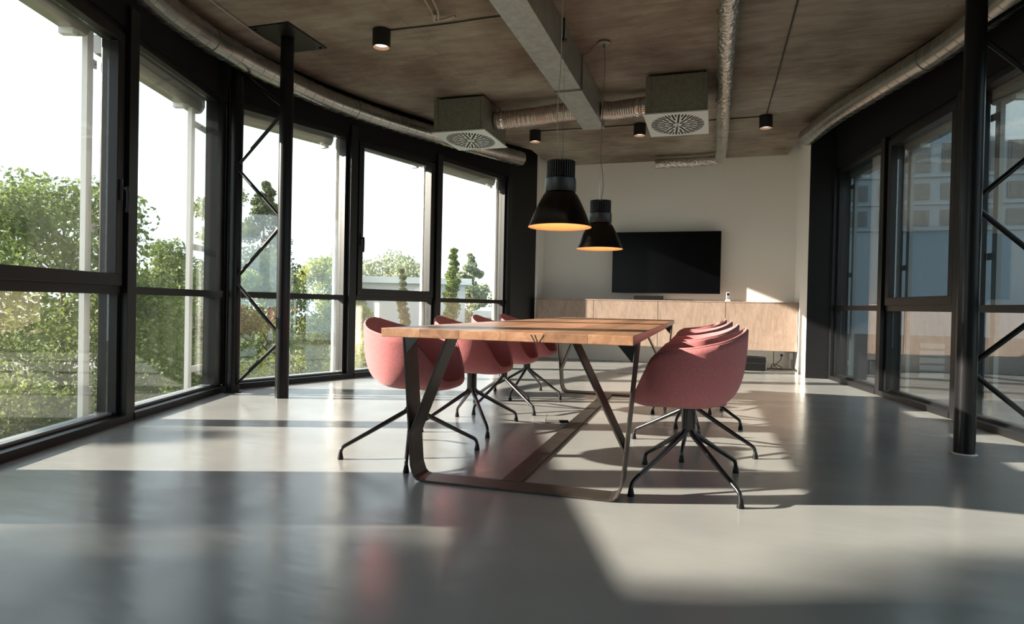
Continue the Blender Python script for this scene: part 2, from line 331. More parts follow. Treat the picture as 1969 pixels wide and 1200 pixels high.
# ------------------------------------------------------------------ plan of the room
H = 3.20
NL = [(-1.9, -2.6), (-2.35, -1.0), (-2.85, 0.72), (-3.42, 2.11), (-3.895, 3.42), (-4.42, 4.97), (-3.945, 6.36), (-3.546, 7.836), (-3.085, 9.47)]   # left facade, near to far
NR = [(1.455, 9.03), (1.687, 7.56), (1.92, 6.09), (2.15, 4.62), (2.38, 3.15), (2.61, 1.68), (2.84, 0.21), (3.07, -1.26), (3.28, -2.6)]            # right facade, far to near
floor_poly = [(p[0] - 0.18, p[1]) for p in NL] + [(-3.0, 10.5), (1.7, 10.5)] + [(p[0] + 0.18, p[1]) for p in NR]
S(MB().prism(floor_poly, -0.3, 0).build('floor', M_floor), 'glossy poured grey resin floor of the meeting room', 'floor')
def inset(P, d, sgn):
    o = []
    for i, p in enumerate(P):
        a = Vector(P[max(i - 1, 0)]); b = Vector(P[min(i + 1, len(P) - 1)]); t_ = (b - a).normalized(); n = Vector((-t_.y, t_.x)) * sgn
        o.append((p[0] + n.x * d, p[1] + n.y * d))
    return o
slabL = inset(NL, -0.30, 1)[:3] + [(-3.66, 2.95), (-3.96, 3.6), (-4.12, 4.2), (-4.16, 4.8), (-4.14, 5.2), (-4.03, 5.9), (-3.84, 6.6), (-3.58, 7.25), (-3.27, 8.0), (-2.98, 8.6), (-2.66, 9.2), (-2.63, 10.34)]
slabR = [(1.0, 10.34), (1.06, 9.35), (1.10, 8.7), (1.29, 7.7), (1.55, 6.8), (1.78, 6.0), (1.97, 5.1), (2.0, 4.5)] + inset(NR, -0.24, 1)[4:]
S(MB().prism(slabL + slabR, H, H + 0.28).build('ceiling', M_conc), 'raw brown board-marked concrete ceiling slab', 'ceiling')
roof_poly = [(p[0] - 0.35, p[1]) for p in NL] + [(-3.35, 10.7), (1.9, 10.7)] + [(p[0] + 0.35, p[1]) for p in NR]
S(MB().prism(roof_poly, 3.62, 3.9).build('trim_1', M_blackwall), 'black underside of the roof above the concrete slab edge', 'soffit')
S(MB().box(-2.95, 1.45, 10.34, 10.5, 0, 3.62).build('wall_back', M_white), 'white plastered end wall carrying the television', 'wall')
S(MB().box(-2.90, -2.735, 9.955, 10.34, 0, 3.62).build('wall_left_return', M_white), 'narrow white return wall at the left end of the long cabinet', 'wall')
S(MB().box(1.155, 1.30, 9.05, 10.34, 0, 3.62).build('wall_right_return', M_white), 'white return wall catching bright sun at the right end of the long cabinet', 'wall')
S(MB().box(-2.2, 3.5, -2.8, -2.6, 0, 3.62).build('wall_front', M_white), 'white wall closing the room behind the viewpoint', 'wall')
S(MB().box(-2.9, 1.45, 10.71, 16.9, -3.2, 6.6).build('trim_31', M_white), 'unseen block behind the white end wall, added to shade the neighbouring wing', 'building')  # unseen block added so that the neighbouring wing lies in shade
# black fascia above both facades, black end pillars
fl = MB(); fr_ = MB()
HL = [2.73, 2.73, 2.73, 2.71, 2.73, 2.77, 2.775, 2.855]
for a, b, hh in zip(NL[:-1], NL[1:], HL): fl.seg(a, b, 0.0, 0.16, hh, 3.62, -0.02, -0.02)
for a, b in zip(NR[:-1], NR[1:]): fr_.seg(a, b, 0.0, 0.16, 2.70, 3.62, -0.02, -0.02)
S(fl.build('wall_left', M_blackwall), 'black fascia band above the left row of windows', 'wall')
S(fr_.build('wall_right', M_blackwall), 'black fascia band above the right row of windows', 'wall')
S(MB().seg((-3.085, 9.47), (-2.77, 9.955), 0.0, 0.25, 0, 3.62).build('trim_2', M_black), 'tall black lining panel between the left windows and the white end wall', 'panel')
S(MB().box(1.156, 1.46, 9.02, 9.05, 0, 3.62).build('trim_3', M_black), 'tall flat black panel beside the right end of the cabinet', 'panel')
S(MB().box(1.30, 1.62, 9.055, 9.4, 0, 3.62).build('trim_4', M_blackwall), 'black wall core behind the flat black panel', 'panel')
S(MB().box(-3.4, -2.905, 9.96, 10.5, 0, 3.62).build('trim_5', M_blackwall), 'black wall core behind the left lining panel', 'panel')

# ------------------------------------------------------------------ windows
wn = [0]
def window(a, b, kind, gm, label, handle=None, head=2.73, hside=1, xr=0.0):
    """a-b: interior line of one bay (mullion axes), outside is on the left of a->b"""
    wn[0] += 1; k = wn[0]; me_ = 0.05
    f = MB(); z0 = 0.0
    f.seg(a, b, 0.03, 0.13, 0.0, 0.062, me_, me_); f.seg(a, b, -0.035, 0.03, 0.0, 0.052, me_, me_)
    f.seg(a, b, 0.02, 0.13, head - 0.055, head, me_, me_)
    L = (Vector(b) - Vector(a)).length
    f.seg(a, b, 0.02, 0.13, 0.062, head - 0.055, me_, L - me_ - 0.04); f.seg(a, b, 0.02, 0.13, 0.062, head - 0.055, L - me_ - 0.04 - xr, me_)
    o = S(f.build('window_%d' % k, M_black), label, 'window')
    s = MB().seg(a, b, 0.045, 0.14, 0.0625, 0.075, me_ + 0.04, me_ + 0.04).build('sill', M_sill if gm is M_glass else M_black, o)
    MB().seg(a, b, 0.005, 0.125, 0.885, 0.942, me_ + 0.04, me_ + 0.04).build('transom', M_black, o)
    i0 = me_ + 0.04
    MB().seg(a, b, 0.075, 0.087, 0.076, 0.884, i0, i0).build('pane', gm, o)
    if kind == 'sash':
        s = MB(); z0, z1, j = 0.943, head - 0.056, 0.075
        s.seg(a, b, -0.012, 0.10, z0, z0 + 0.08, i0, i0); s.seg(a, b, -0.012, 0.10, z1 - 0.065, z1, i0, i0)
        s.seg(a, b, -0.012, 0.10, z0 + 0.08, z1 - 0.065, i0, L - i0 - j); s.seg(a, b, -0.012, 0.10, z0 + 0.08, z1 - 0.065, L - i0 - j, i0)
        so = s.build('sash', M_black, o, bevel=0.004)
        MB().seg(a, b, 0.05, 0.062, z0 + 0.081, z1 - 0.066, i0 + j, i0 + j).build('pane', gm, so)
        if hside == 0: return o
        A = Vector(a); d = (Vector(b) - A).normalized(); n = Vector((-d.y, d.x))
        p = A + d * ((L - i0 - j / 2) if hside > 0 else (i0 + j / 2)) - n * 0.012
        hm = MB(); q = lambda off, z, sl=0: (p.x - n.x * off + d.x * sl, p.y - n.y * off + d.y * sl, z)
        hm.tube([q(0.0, 1.60), q(0.045, 1.60)], 0.011, 10); hm.tube([q(0.045, 1.612), q(0.05, 1.56), q(0.05, 1.49), q(0.045, 1.44)], [0.012, 0.011, 0.010, 0.011], 10)
        hm.tube([q(0.0, 1.66), q(0.0, 1.52)], 0.016, 8)
        hm.build('handle', M_black, so, smooth=True)
    else:
        MB().seg(a, b, 0.075, 0.087, 0.943, head - 0.056, i0, i0).build('pane', gm, o)
    return o
def blind(a, b, label, z0=2.53, off=0.19, jamb=0.12, rail=None, far=False):
    rail = rail or M_alu
    e0 = empty('exterior_blind', (*Vector(a).lerp(Vector(b), .5), 0), 0, label, 'blind')
    ox, oy = e0.location.x, e0.location.y
    A = (a[0] - ox, a[1] - oy); B = (b[0] - ox, b[1] - oy)
    d = (Vector(B) - Vector(A)).normalized(); n = Vector((-d.y, d.x))
    # cassette: shallow cyma profile extruded along the window head
    prof = [(off - .03, z0 + 0.13), (off - .03, z0 + 0.06), (off - .015, z0 + 0.03), (off, z0 + 0.008), (off + .02, z0), (off + .09, z0), (off + .10, z0 + 0.02), (off + .10, z0 + 0.13)]
    m_ = MB(); a2 = Vector(A) + d * 0.06; b2 = Vector(B) - d * 0.16; k = len(prof)
    m_.add([(*(a2 + n * o_), z) for o_, z in prof] + [(*(b2 + n * o_), z) for o_, z in prof],
           [tuple(reversed(range(k))), tuple(range(k, 2 * k))] + [(i, (i + 1) % k, k + (i + 1) % k, k + i) for i in range(k)])
    m_.build('cassette', M_cass, e0)
    L = (Vector(B) - Vector(A)).length; rw = 0.065
    for s0, b0, b1 in (((jamb, min(0.05, jamb - 0.02), jamb), (L - jamb - rw, L - jamb, L - min(0.05, jamb - 0.02)))[0 if far else 1],):
        r = MB().seg(A, B, off, off + 0.035, -0.15, z0 + 0.13, s0, L - s0 - rw).build('guide_rail', rail, e0)
        for z in (0.22, 1.335, 2.45):
            o = MB().seg(A, B, off, off + 0.012, z - 0.028, z + 0.028, b0, L - b1).build('bracket', rail, e0)
            c = Vector(A) + d * ((b0 + b1) / 2) + n * (off - 0.001)
            MB().tube([(c.x, c.y, z), (c.x - n.x * .006, c.y - n.y * .006, z)], 0.008, 8).build('bolt', M_gp, o)
    c = Vector(A) + d * (L - jamb - 0.22 if not far else 0.32)
    MB().seg(c, c + d * 0.05, off, off + 0.09, z0 - 0.04, z0 - 0.0005).build('end_tab', M_alu, e0)
    return e0
def mullion(p, a, b, n_, w0=0.05, depth=0.17, out_=0.0, label='', top=2.86):
    d = (Vector(b) - Vector(a)).normalized(); n = Vector((-d.y, d.x)); P = Vector(p)
    m_ = MB(); m_.seg(P - d * w0, P + d * w0, -0.03, depth, 0, top)
    return S(m_.build('trim_%d' % n_, M_black, bevel=0.003), label, 'mullion')
WL = [('sash', 'glass bay on the left behind the viewpoint'), ('fixed', 'glass bay beside the viewpoint on the left'),
      ('sash', 'glass bay just outside the left edge of the view'),
      ('sash', 'nearest left window with wide black sash and big tree behind'),
      ('fixed', 'second left window, between the thick mullion and the braced column'),
      ('fixed', 'left window behind the braced round column with pink chair reflections'),
      ('sash', 'openable left window beyond the braced column with black sash frame'),
      ('fixed', 'farthest left window next to the black lining panel')]
WL = [('fixed', 'left glass bay nearest the wall behind the viewpoint')] + WL[1:]
hs = [1, 1, 1, 1, 1, 1, -1, 1]
for i, (a, b) in enumerate(zip(NL[:-1], NL[1:])): window(a, b, WL[i][0], M_glass, WL[i][1], hside=hs[i], head=HL[i], xr=0.13 if i == 4 else 0.0)
WRk = ['fixed', 'sash', 'fixed', 'sash', 'fixed', 'sash', 'fixed', 'fixed']
WRl = ['farthest right window beside the flat black panel', 'openable right window with wide sash left of the round column', 'right window behind the column braces at the picture edge',
       'right glass bay just outside the right edge of the view', 'right glass bay beside the viewpoint', 'right glass bay level with the viewpoint', 'right glass bay behind the viewpoint', 'right glass bay nearest the wall behind the viewpoint']
for i, (a, b) in enumerate(zip(NR[:-1], NR[1:])): window(a, b, WRk[i], M_glassR, WRl[i], head=2.70, hside=0)
ml = ['black mullion on the left beside the viewpoint', 'black mullion beside the shade blocker added outside', 'black mullion left of the nearest visible window',
      'thick black mullion between the first and second left windows', 'black mullion behind the outer braced column on the left', 'black mullion just right of the left round column', 'black mullion between the two farthest left windows', 'black mullion against the left lining panel']
tn = 6
for i in range(1, len(NL)):
    a = NL[i - 1]; b = NL[min(i + 1, len(NL) - 1)]; mullion(NL[i], a, b, tn, label=ml[i - 1], w0=0.055 if i == 4 else 0.052); tn += 1
mr = ['black mullion against the flat black panel on the right', 'black mullion between the two farthest right windows', 'black mullion behind the right round column', 'black mullion beyond the right picture edge',
      'black right mullion ahead of the viewpoint', 'black right mullion beside the viewpoint', 'black right mullion behind the viewpoint', 'last black right mullion behind the viewpoint']
for i in range(0, len(NR) - 1):
    a = NR[max(i - 1, 0)]; b = NR[i + 1]; mullion(NR[i], a, b, tn, label=mr[i], top=2.70); tn += 1
bl = ['silver exterior blind box outside the nearest left window', 'silver exterior blind box outside the second left window', 'silver exterior blind box outside the window behind the left column',
      'silver exterior blind box outside the openable far left window', 'silver exterior blind box outside the farthest left window']
for k, i in enumerate(range(3, 8)): blind(NL[i], NL[i + 1], bl[k], *((2.60, .20, .09), (2.575, .20, .28), (2.635, .18, .03), (2.70, .18, .03), (2.715, .18, .03))[k])
br_ = ['exterior blind rail set outside the farthest right window', 'exterior blind rail set outside the openable right window', 'exterior blind rail set outside the right window behind the column braces']
for k, i in enumerate(range(0, 3)): blind(NR[i], NR[i + 1], br_[k], 2.55, .17, .12, M_railg, True)

# ------------------------------------------------------------------ lattice columns
def lattice(near, outer, near_n, outer_n, label, plate=True):
    g = empty('lattice_column', (near[0], near[1], 0), 0, label, 'column')
    ox, oy = near; o2 = (outer[0] - ox, outer[1] - oy); r = 0.058
    c = MB().tube([(0, 0, 0.0), (0, 0, H - 0.012 if plate else H)], r, 32).build('round_post', M_pole, g, smooth=True)
    tag(c, 'thick round black post nearer the table')
    c2 = MB().tube([(*o2, 0.0), (*o2, 3.62)], r, 32).build('round_post', M_pole, g, smooth=True)
    tag(c2, 'round black post set against the window wall')
    MB().tube([(*o2, 0.0), (*o2, 0.012)], r + 0.02, 32).build('base_collar', M_pole, g)
    seq = []
    zs = sorted([(z, 0) for z in near_n] + [(z, 1) for z in outer_n])
    for (za, sa), (zb, sb) in zip(zs[:-1], zs[1:]):
        pa = Vector((0, 0, za)) if sa == 0 else Vector((*o2, za)); pb = Vector((0, 0, zb)) if sb == 0 else Vector((*o2, zb))
        d = (pb - pa).normalized()
        MB().tube([pa + d * 0.045, pb - d * 0.045], 0.0165, 14).build('diagonal_brace', M_pole, g, smooth=True)
    if plate:
        p = MB().box(-0.20, 0.20, -0.26, 0.30, H - 0.012, H - 0.0005).build('ceiling_plate', M_black, g)
        for x in (-0.16, 0.16):
            for y in (-0.22, 0.26): MB().tube([(x, y, H - 0.012), (x, y, H - 0.024)], 0.012, 6).build('bolt', M_black, p)
    return g
lattice((-3.645, 4.775), (-4.255, 4.865), (0.523, 1.56, 2.56), (0.05, 1.044, 2.093, 3.0), 'black braced round column pair standing before the left windows')
lattice((1.50, 4.60), (2.085, 4.695), (0.534, 1.549, 2.60), (0.05, 1.04, 2.09, 3.0), 'black braced round column pair standing before the right windows', True)
tag(MB().lathe([(0.0, 0.0), (0.066, 0.0), (0.072, 0.004), (0.06, 0.009), (0.056, 0.012)], 32, (1.50, 4.60, 0)).build('floor_ring', M_wp), 'thin pale sealant ring around the foot of the right round column', 'ring')

# ------------------------------------------------------------------ ducts
def smooth_path(P, sub=6, closed=False):
    P = [Vector(p) for p in P]; o = []
    for i in range(len(P) - 1):
        p0 = P[max(i - 1, 0)]; p1 = P[i]; p2 = P[i + 1]; p3 = P[min(i + 2, len(P) - 1)]
        for k in range(sub):
            t = k / sub
            o.append(0.5 * ((2 * p1) + (p2 - p0) * t + (2 * p0 - 5 * p1 + 4 * p2 - p3) * t * t + (3 * p1 - p0 - 3 * p2 + p3) * t ** 3))
    o.append(P[-1]); return o
def spiral_duct(P, r, name, label, pitch=0.14):
    g = tag(MB().tube(smooth_path(P, 8), r, 32).build(name, M_spiral, smooth=True), label, 'duct')
    pts = smooth_path(P, 120); acc = 0
    for i in range(1, len(pts) - 1):
        acc += (pts[i] - pts[i - 1]).length
        if acc > pitch:
            acc = 0
            if pts[i].y < 3.0: continue
            d = (pts[i + 1] - pts[i - 1]).normalized()
            MB().tube([pts[i] - d * 0.0025, pts[i], pts[i] + d * 0.0025], [r + .0003, r + 0.0024, r + .0003], 32).build('seam_ring', M_galvbox, g, smooth=True)
    for t in (0.18, 0.42, 0.66):
        i = int(t * len(pts)); d = (pts[i + 1] - pts[i]).normalized()
        MB().tube([pts[i] - d * 0.03, pts[i] + d * 0.03], r + 0.006, 32).build('joint_sleeve', M_spiral, g, smooth=True)
    return g
zd = 3.03
DL = [(-2.15, -1.0), (-2.6, 0.72), (-3.2, 2.05), (-3.62, 2.95), (-3.90, 3.6), (-4.02, 4.1), (-4.075, 4.6), (-4.06, 5.2), (-3.99, 5.9), (-3.80, 6.6), (-3.55, 7.25), (-3.24, 8.0), (-2.95, 8.6), (-2.76, 9.0)]
spiral_duct([(x, y, zd) for x, y in DL], 0.105, 'spiral_duct', 'long curved silver spiral duct following the left window wall')
DR = [(2.75, -1.0), (2.4, 1.6), (2.08, 3.4), (1.90, 4.7), (1.86, 5.2), (1.73, 6.0), (1.50, 6.8), (1.24, 7.7), (1.06, 8.65)]
spiral_duct([(x, y, zd) for x, y in DR], 0.105, 'spiral_duct', 'long silver spiral duct under the ceiling along the right window wall', 0.14)
# grey cable beside the left duct
tag(MB().tube(smooth_path([(-3.62, 3.3, 3.18), (-3.70, 3.7, 3.17), (-3.80, 4.2, 3.18), (-3.88, 4.8, 3.19)], 6), 0.006, 8).build('ceiling_cable', M_cordw, smooth=True), 'pale cable running beside the curved left duct', 'cable')
# rectangular duct
rd = empty('rectangular_duct', (-1.345, 7.2, H), 0, 'large rectangular galvanised duct running along the ceiling toward the viewer', 'duct')
MB().box(-0.122, 0.122, -8.4, -1.36, -0.313, -0.001).build('duct_section', M_galv, rd)
MB().box(-0.122, 0.122, -1.34, 0.0, -0.313, -0.001).build('duct_section', M_galv, rd)
MB().box(-0.135, 0.135, -1.362, -1.338, -0.326, -0.001).build('joint_flange', M_galvbox, rd)
# flexible duct (ribbed) between the two diffuser boxes, passing the rectangular duct
def ribbed(P, r, name, mt, label, amp=0.004, pitch=0.02):
    pts = smooth_path(P, 30); g = MB(); rs = []; acc = 0; q = [pts[0]]; L = [0]
    for a, b in zip(pts[:-1], pts[1:]): L.append(L[-1] + (b - a).length)
    rs = [r + amp * math.sin(2 * math.pi * l / pitch) for l in L]
    return tag(g.tube(pts, rs, 28).build(name, mt, smooth=True), label, 'duct')
fx = ribbed([(-2.455, 6.98, 3.00), (-2.25, 6.98, 3.005), (-1.95, 6.97, 3.015), (-1.7, 6.96, 3.03), (-1.475, 6.95, 3.035)], 0.098, 'flexible_duct', M_flex, 'ribbed flexible duct from the left ceiling diffuser to the rectangular duct', 0.003, 0.026)
fx2 = ribbed([(-1.215, 6.95, 3.02), (-1.1, 6.96, 3.01), (-0.95, 6.97, 3.025), (-0.80, 6.97, 3.035), (-0.705, 6.97, 3.035)], 0.098, 'flexible_duct', M_flex, 'short ribbed flexible duct from the rectangular duct to the right ceiling diffuser', 0.003, 0.026)
for f_, xs, zc in ((fx, (-2.43, -2.36), 3.00), (fx2, (-0.76, -0.83), 3.033)):
    for x in xs: MB().tube([(x - 0.012, 6.975, zc), (x + 0.012, 6.975, zc)], 0.106, 28).build('clamp_band', M_chrome, f_, smooth=True)
# foil pipe
fp = [(0.055, 1.0, 3.085), (0.055, 2.5, 3.085), (0.058, 4.5, 3.085), (0.052, 6, 3.08), (0.055, 7.5, 3.085), (0.055, 9.0, 3.08), (0.04, 9.85, 3.08)]
def crinkle(o, amp):
    for v in o.data.vertices:
        k = rng.uniform(-amp, amp, 3); v.co.x += k[0]; v.co.y += k[1]; v.co.z += k[2]
    return o
fpo = tag(crinkle(MB().tube(smooth_path(fp, 60), 0.0735, 26).build('foil_pipe', M_foil), 0.0036), 'foil wrapped pipe running straight along the ceiling right of the diffusers', 'pipe')
fp2 = [(0.02, 9.9, 3.075), (-0.15, 9.93, 3.075), (-0.4, 9.95, 3.07), (-0.7, 9.96, 3.075), (-0.90, 9.97, 3.07)]
crinkle(MB().tube(smooth_path(fp2, 16), 0.071, 26).build('pipe_branch', M_foil, fpo), 0.0036)
for y in (3.0, 5.2, 7.4, 9.2):
    MB().box(-0.03, 0.14, y, y + 0.02, 3.155, 3.199).build('hanger', M_galvbox, fpo)

# ceiling diffusers
def diffuser(x0, x1, y0, y1, z0, label):
    cx, cy = (x0 + x1) / 2, (y0 + y1) / 2
    g = empty('ceiling_diffuser', (cx, cy, z0), 0, label, 'diffuser')
    hx, hy = (x1 - x0) / 2, (y1 - y0) / 2
    MB().box(-hx + .004, hx - .004, -hy + .004, hy - .004, 0.012, H - z0 - 0.03).build('housing', M_galvbox, g, bevel=0.004)
    for sx in (-1, 1):
        MB().box(sx * (hx - 0.05) - 0.008, sx * (hx - 0.05) + 0.008, -hy - 0.004, -hy + 0.01, 0.03, H - z0 - 0.04).build('corner_seam', M_galvbox, g)
        for sy in (-1, 1): MB().tube([(sx * (hx - .05), sy * (hy - .05), H - z0 - 0.031), (sx * (hx - .05), sy * (hy - .05), H - z0 - 0.0005)], 0.008, 6).build('hanger_rod', M_galvbox, g)
    pl = MB().box(-hx - 0.012, hx + 0.012, -hy - 0.012, hy + 0.012, 0.0, 0.011).build('grille_plate', M_plate, g)
    sl = MB(); ky = hy / hx
    def slot(th, r0, r1, wd):
        c, s_ = math.cos(th), math.sin(th); P = []
        for r_, sgn in ((r0, -1), (r1, -1), (r1, 1), (r0, 1)):
            x = r_ * c - sgn * wd * s_; y = r_ * s_ + sgn * wd * c; P.append((x * 1.0, y * ky))
        sl.prism(P, -0.0015, 0.001)
    R = hx * 0.90
    for i in range(12): slot(i * math.pi / 6 + 0.13, 0.10 * R / .27 * .45, R, 0.0095)
    for i in range(12): slot(i * math.pi / 6 + 0.13 + math.pi / 12, R * 0.48, R, 0.009)
    for i in range(24): slot(i * math.pi / 12 + 0.13 + math.pi / 24, R * 0.76, R, 0.007)
    sl.build('radial_slot', M_slot, pl)
    MB().tube([(0, 0, -0.003), (0, 0, 0)], 0.012, 12).build('centre_screw', M_chrome, pl)
    return g
diffuser(-3.072, -2.462, 6.605, 7.40, 2.79, 'boxy ceiling air diffuser near the left windows with round slotted grille')
diffuser(-0.70, -0.105, 6.455, 7.28, 2.785, 'boxy ceiling air diffuser left of the foil pipe with round slotted grille')

# downlights
def downlight():
    g = empty('downlight')
    MB().lathe([(0.0, 0.0), (0.076, 0.0), (0.076, -0.15), (0.070, -0.15), (0.070, -0.118), (0.0, -0.118)], 40).build('housing', M_spot, g, smooth=True)
    MB().lathe([(0.0695, -0.149), (0.0695, -0.119), (0.060, -0.119), (0.069, -0.149)], 40).build('inner_ring', M_baffle, g, smooth=True)
    MB().lathe([(0.0, -0.119), (0.062, -0.119), (0.058, -0.123), (0.0, -0.1245)], 40).build('lens', M_led, g, smooth=True)
    l = bpy.data.lights.new('spot_lamp', 'SPOT'); l.energy = 6; l.color = (1, 0.85, 0.7); l.spot_size = math.radians(100); l.shadow_soft_size = 0.04
    lo = bpy.data.objects.new('spot_lamp', l); COL.objects.link(lo); lo.parent = g; lo.location = (0, 0, -0.135)
    return g
d0 = downlight()
dls = [((-2.765, 4.87), 'black ceiling spotlight nearest the viewer, by the left column'), ((-2.321, 8.2), 'black ceiling spotlight right of the left air diffuser'),
       ((-0.944, 8.2), 'black ceiling spotlight below the right air diffuser'), ((0.548, 8.2), 'black ceiling spotlight right of the foil pipe')]
for i, (p, lb) in enumerate(dls):
    o = d0 if i == 0 else copy_tree(d0)
    o.location = (*p, H - 0.0005); tag(o, lb, 'spotlight', 'black ceiling spotlights')
# cables on the ceiling
def cable(P, r, mt, label, sub=8, name='ceiling_cable'): return tag(MB().tube(smooth_path(P, sub), r, 8).build(name, mt, smooth=True), label, 'cable')
cable([(-2.688, 4.875, 3.192), (-2.2, 4.88, 3.19), (-1.8, 4.868, 3.192), (-1.474, 4.87, 3.192)], 0.006, M_cordb, 'black cable from the nearest spotlight to the rectangular duct')
cable([(-2.245, 8.2, 3.192), (-1.8, 8.19, 3.188), (-1.35, 8.2, 3.192), (-1.021, 8.2, 3.192)], 0.006, M_cordb, 'black cable linking the two middle far spotlights')
cable([(-0.867, 8.2, 3.192), (-0.4, 8.19, 3.187), (0.0, 8.205, 3.190), (0.471, 8.2, 3.192)], 0.006, M_cordb, 'black cable passing behind the foil pipe to the right spotlight')
cable([(0.548, 8.123, 3.192), (0.55, 7.0, 3.19), (0.548, 5.2, 3.192), (0.545, 3.6, 3.192)], 0.006, M_cordb, 'long straight black cable from the right spotlight toward the viewer')
cable([(-2.10, 4.2, 3.185), (-2.13, 4.4, 3.15), (-2.17, 4.6, 3.165), (-2.22, 4.74, 3.175), (-2.16, 4.70, 3.15), (-2.10, 4.55, 3.15), (-2.06, 4.3, 3.17), (-2.0, 4.1, 3.185)], 0.007, M_cordw, 'loose loop of pale cable hanging from the concrete ceiling', 10, 'cable_loop')
cable([(-2.16, 4.64, 3.165), (-2.2, 4.72, 3.15), (-2.12, 4.74, 3.16), (-2.02, 4.72, 3.165)], 0.012, M_cordw, 'pale cable end tied across the hanging loop', 10, 'cable_end')

# ------------------------------------------------------------------ pendant lamps
def pendant():
    g = empty('pendant_lamp'); R = 0.205
    prof = [(0.092, 0.226), (0.100, 0.218), (0.112, 0.203), (0.130, 0.170), (0.150, 0.128), (0.168, 0.088), (0.184, 0.048), (0.196, 0.018), (0.2035, 0.005), (R, 0.0)]
    inn = [(R, 0.0), (0.200, 0.004), (0.192, 0.018), (0.180, 0.048), (0.164, 0.088), (0.146, 0.128), (0.126, 0.170), (0.108, 0.203), (0.088, 0.222)]
    MB().lathe(prof, 64).build('shade', M_lamp, g, smooth=True)
    MB().lathe(inn + [(0.0, 0.223)], 64).build('reflector', M_gold, g, smooth=True)
    MB().lathe([(0.0, 0.315), (0.092, 0.315), (0.100, 0.310), (0.101, 0.232), (0.0965, 0.226)], 64).build('collar', M_collar, g, smooth=True)
    f = MB(); f.lathe([(0, 0.42), (0.066, 0.42), (0.066, 0.315), (0, 0.315)], 40)
    for i in range(36):
        th = i * 2 * math.pi / 36; c, s_ = math.cos(th), math.sin(th); w_ = 0.0035
        P = [(0.06 * c + w_ * s_, 0.06 * s_ - w_ * c), (0.092 * c + w_ * s_, 0.092 * s_ - w_ * c), (0.092 * c - w_ * s_, 0.092 * s_ + w_ * c), (0.06 * c - w_ * s_, 0.06 * s_ + w_ * c)]
        f.prism(P, 0.316, 0.424)
    f.build('heat_sink', M_fin, g)
    MB().lathe([(0.0, 0.20), (0.03, 0.20), (0.036, 0.17), (0.028, 0.14), (0.0, 0.13)], 24).build('bulb', M_bulb, g, smooth=True)
    l = bpy.data.lights.new('lamp_light', 'POINT'); l.energy = 2.2; l.color = (1, 0.76, 0.50); l.shadow_soft_size = 0.03
    lo = bpy.data.objects.new('lamp_light', l); COL.objects.link(lo); lo.parent = g; lo.location = (0, 0, 0.10)
    return g
ZR = 1.377
pa = pendant(); pa.location = (-0.963, 4.03, ZR); tag(pa, 'nearer and larger looking black bell pendant lamp over the table', 'lamp', 'bell pendant lamps over the table')
pb = copy_tree(pa); pb.location = (-0.970, 5.587, ZR); tag(pb, 'farther black bell pendant lamp, in front of the television corner', 'lamp', 'bell pendant lamps over the table')
T0 = H - ZR
def canopy(g):
    MB().lathe([(0.0, T0 - 0.001), (0.055, T0 - 0.001), (0.055, T0 - 0.018), (0.05, T0 - 0.022), (0.012, T0 - 0.024), (0.010, T0 - 0.06), (0, T0 - 0.06)], 32).build('canopy', M_galvbox, g, smooth=True)
canopy(pa); canopy(pb)
MB().tube(smooth_path([(0, 0, 0.42), (-0.012, 0, 0.50), (-0.03, 0, 0.66), (-0.028, 0, 0.84), (-0.014, 0, 1.1), (-0.012, 0, 1.4), (0, 0, T0 - 0.05)], 8), 0.0032, 8).build('cord', M_cordw, pa, smooth=True)
MB().tube(smooth_path([(0.0, 0, 0.42), (0.018, 0, 0.52), (0.012, 0, 0.66), (-0.008, 0, 0.82), (-0.004, 0, 1.0), (0.004, 0, 1.3), (0.012, 0, 1.6), (0.004, 0, T0 - 0.05)], 8), 0.0032, 8).build('cord', M_cord, pb, smooth=True)
for g, dx in ((pa, 0.012), (pb, -0.012)): MB().tube([(dx, 0.0, 0.42), (dx * .3, 0, T0 - 0.03)], 0.0012, 6).build('suspension_wire', M_chrome, g)
ph = MB(); ph.tube([(-1.205, 5.05, 3.199), (-1.205, 5.05, 3.02)], 0.009, 8)
ho = tag(ph.build('duct_hanger', M_bp), 'small black threaded hanger beside the rectangular duct', 'hanger'); MB().tube([(-1.205, 5.05, 3.03), (-1.205, 5.05, 3.015)], 0.022, 12).build('hanger_nut', M_bp, ho)
cable([(-0.97 - 0.055, 5.587, 3.19), (-1.09, 5.68, 3.185), (-1.15, 5.78, 3.187), (-1.21, 5.81, 3.19)], 0.004, M_cord, 'thin cable from the far lamp canopy to the rectangular duct')

# ------------------------------------------------------------------ conference table
tz = 0.973 * math.pi / 180
tb = empty('conference_table', (-1.4456, 2.5922, 0), tz, 'long solid oak conference table on angled dark steel strap legs', 'table')
TW, TL, TT = 1.1405, 3.993, 0.040
def tabletop():
    bm_ = MB().box(0, TW, 0, TL, 0.75 - TT, 0.75); return bm_.build('tabletop', M_wood, tb, bevel=0.003)
top = tabletop()
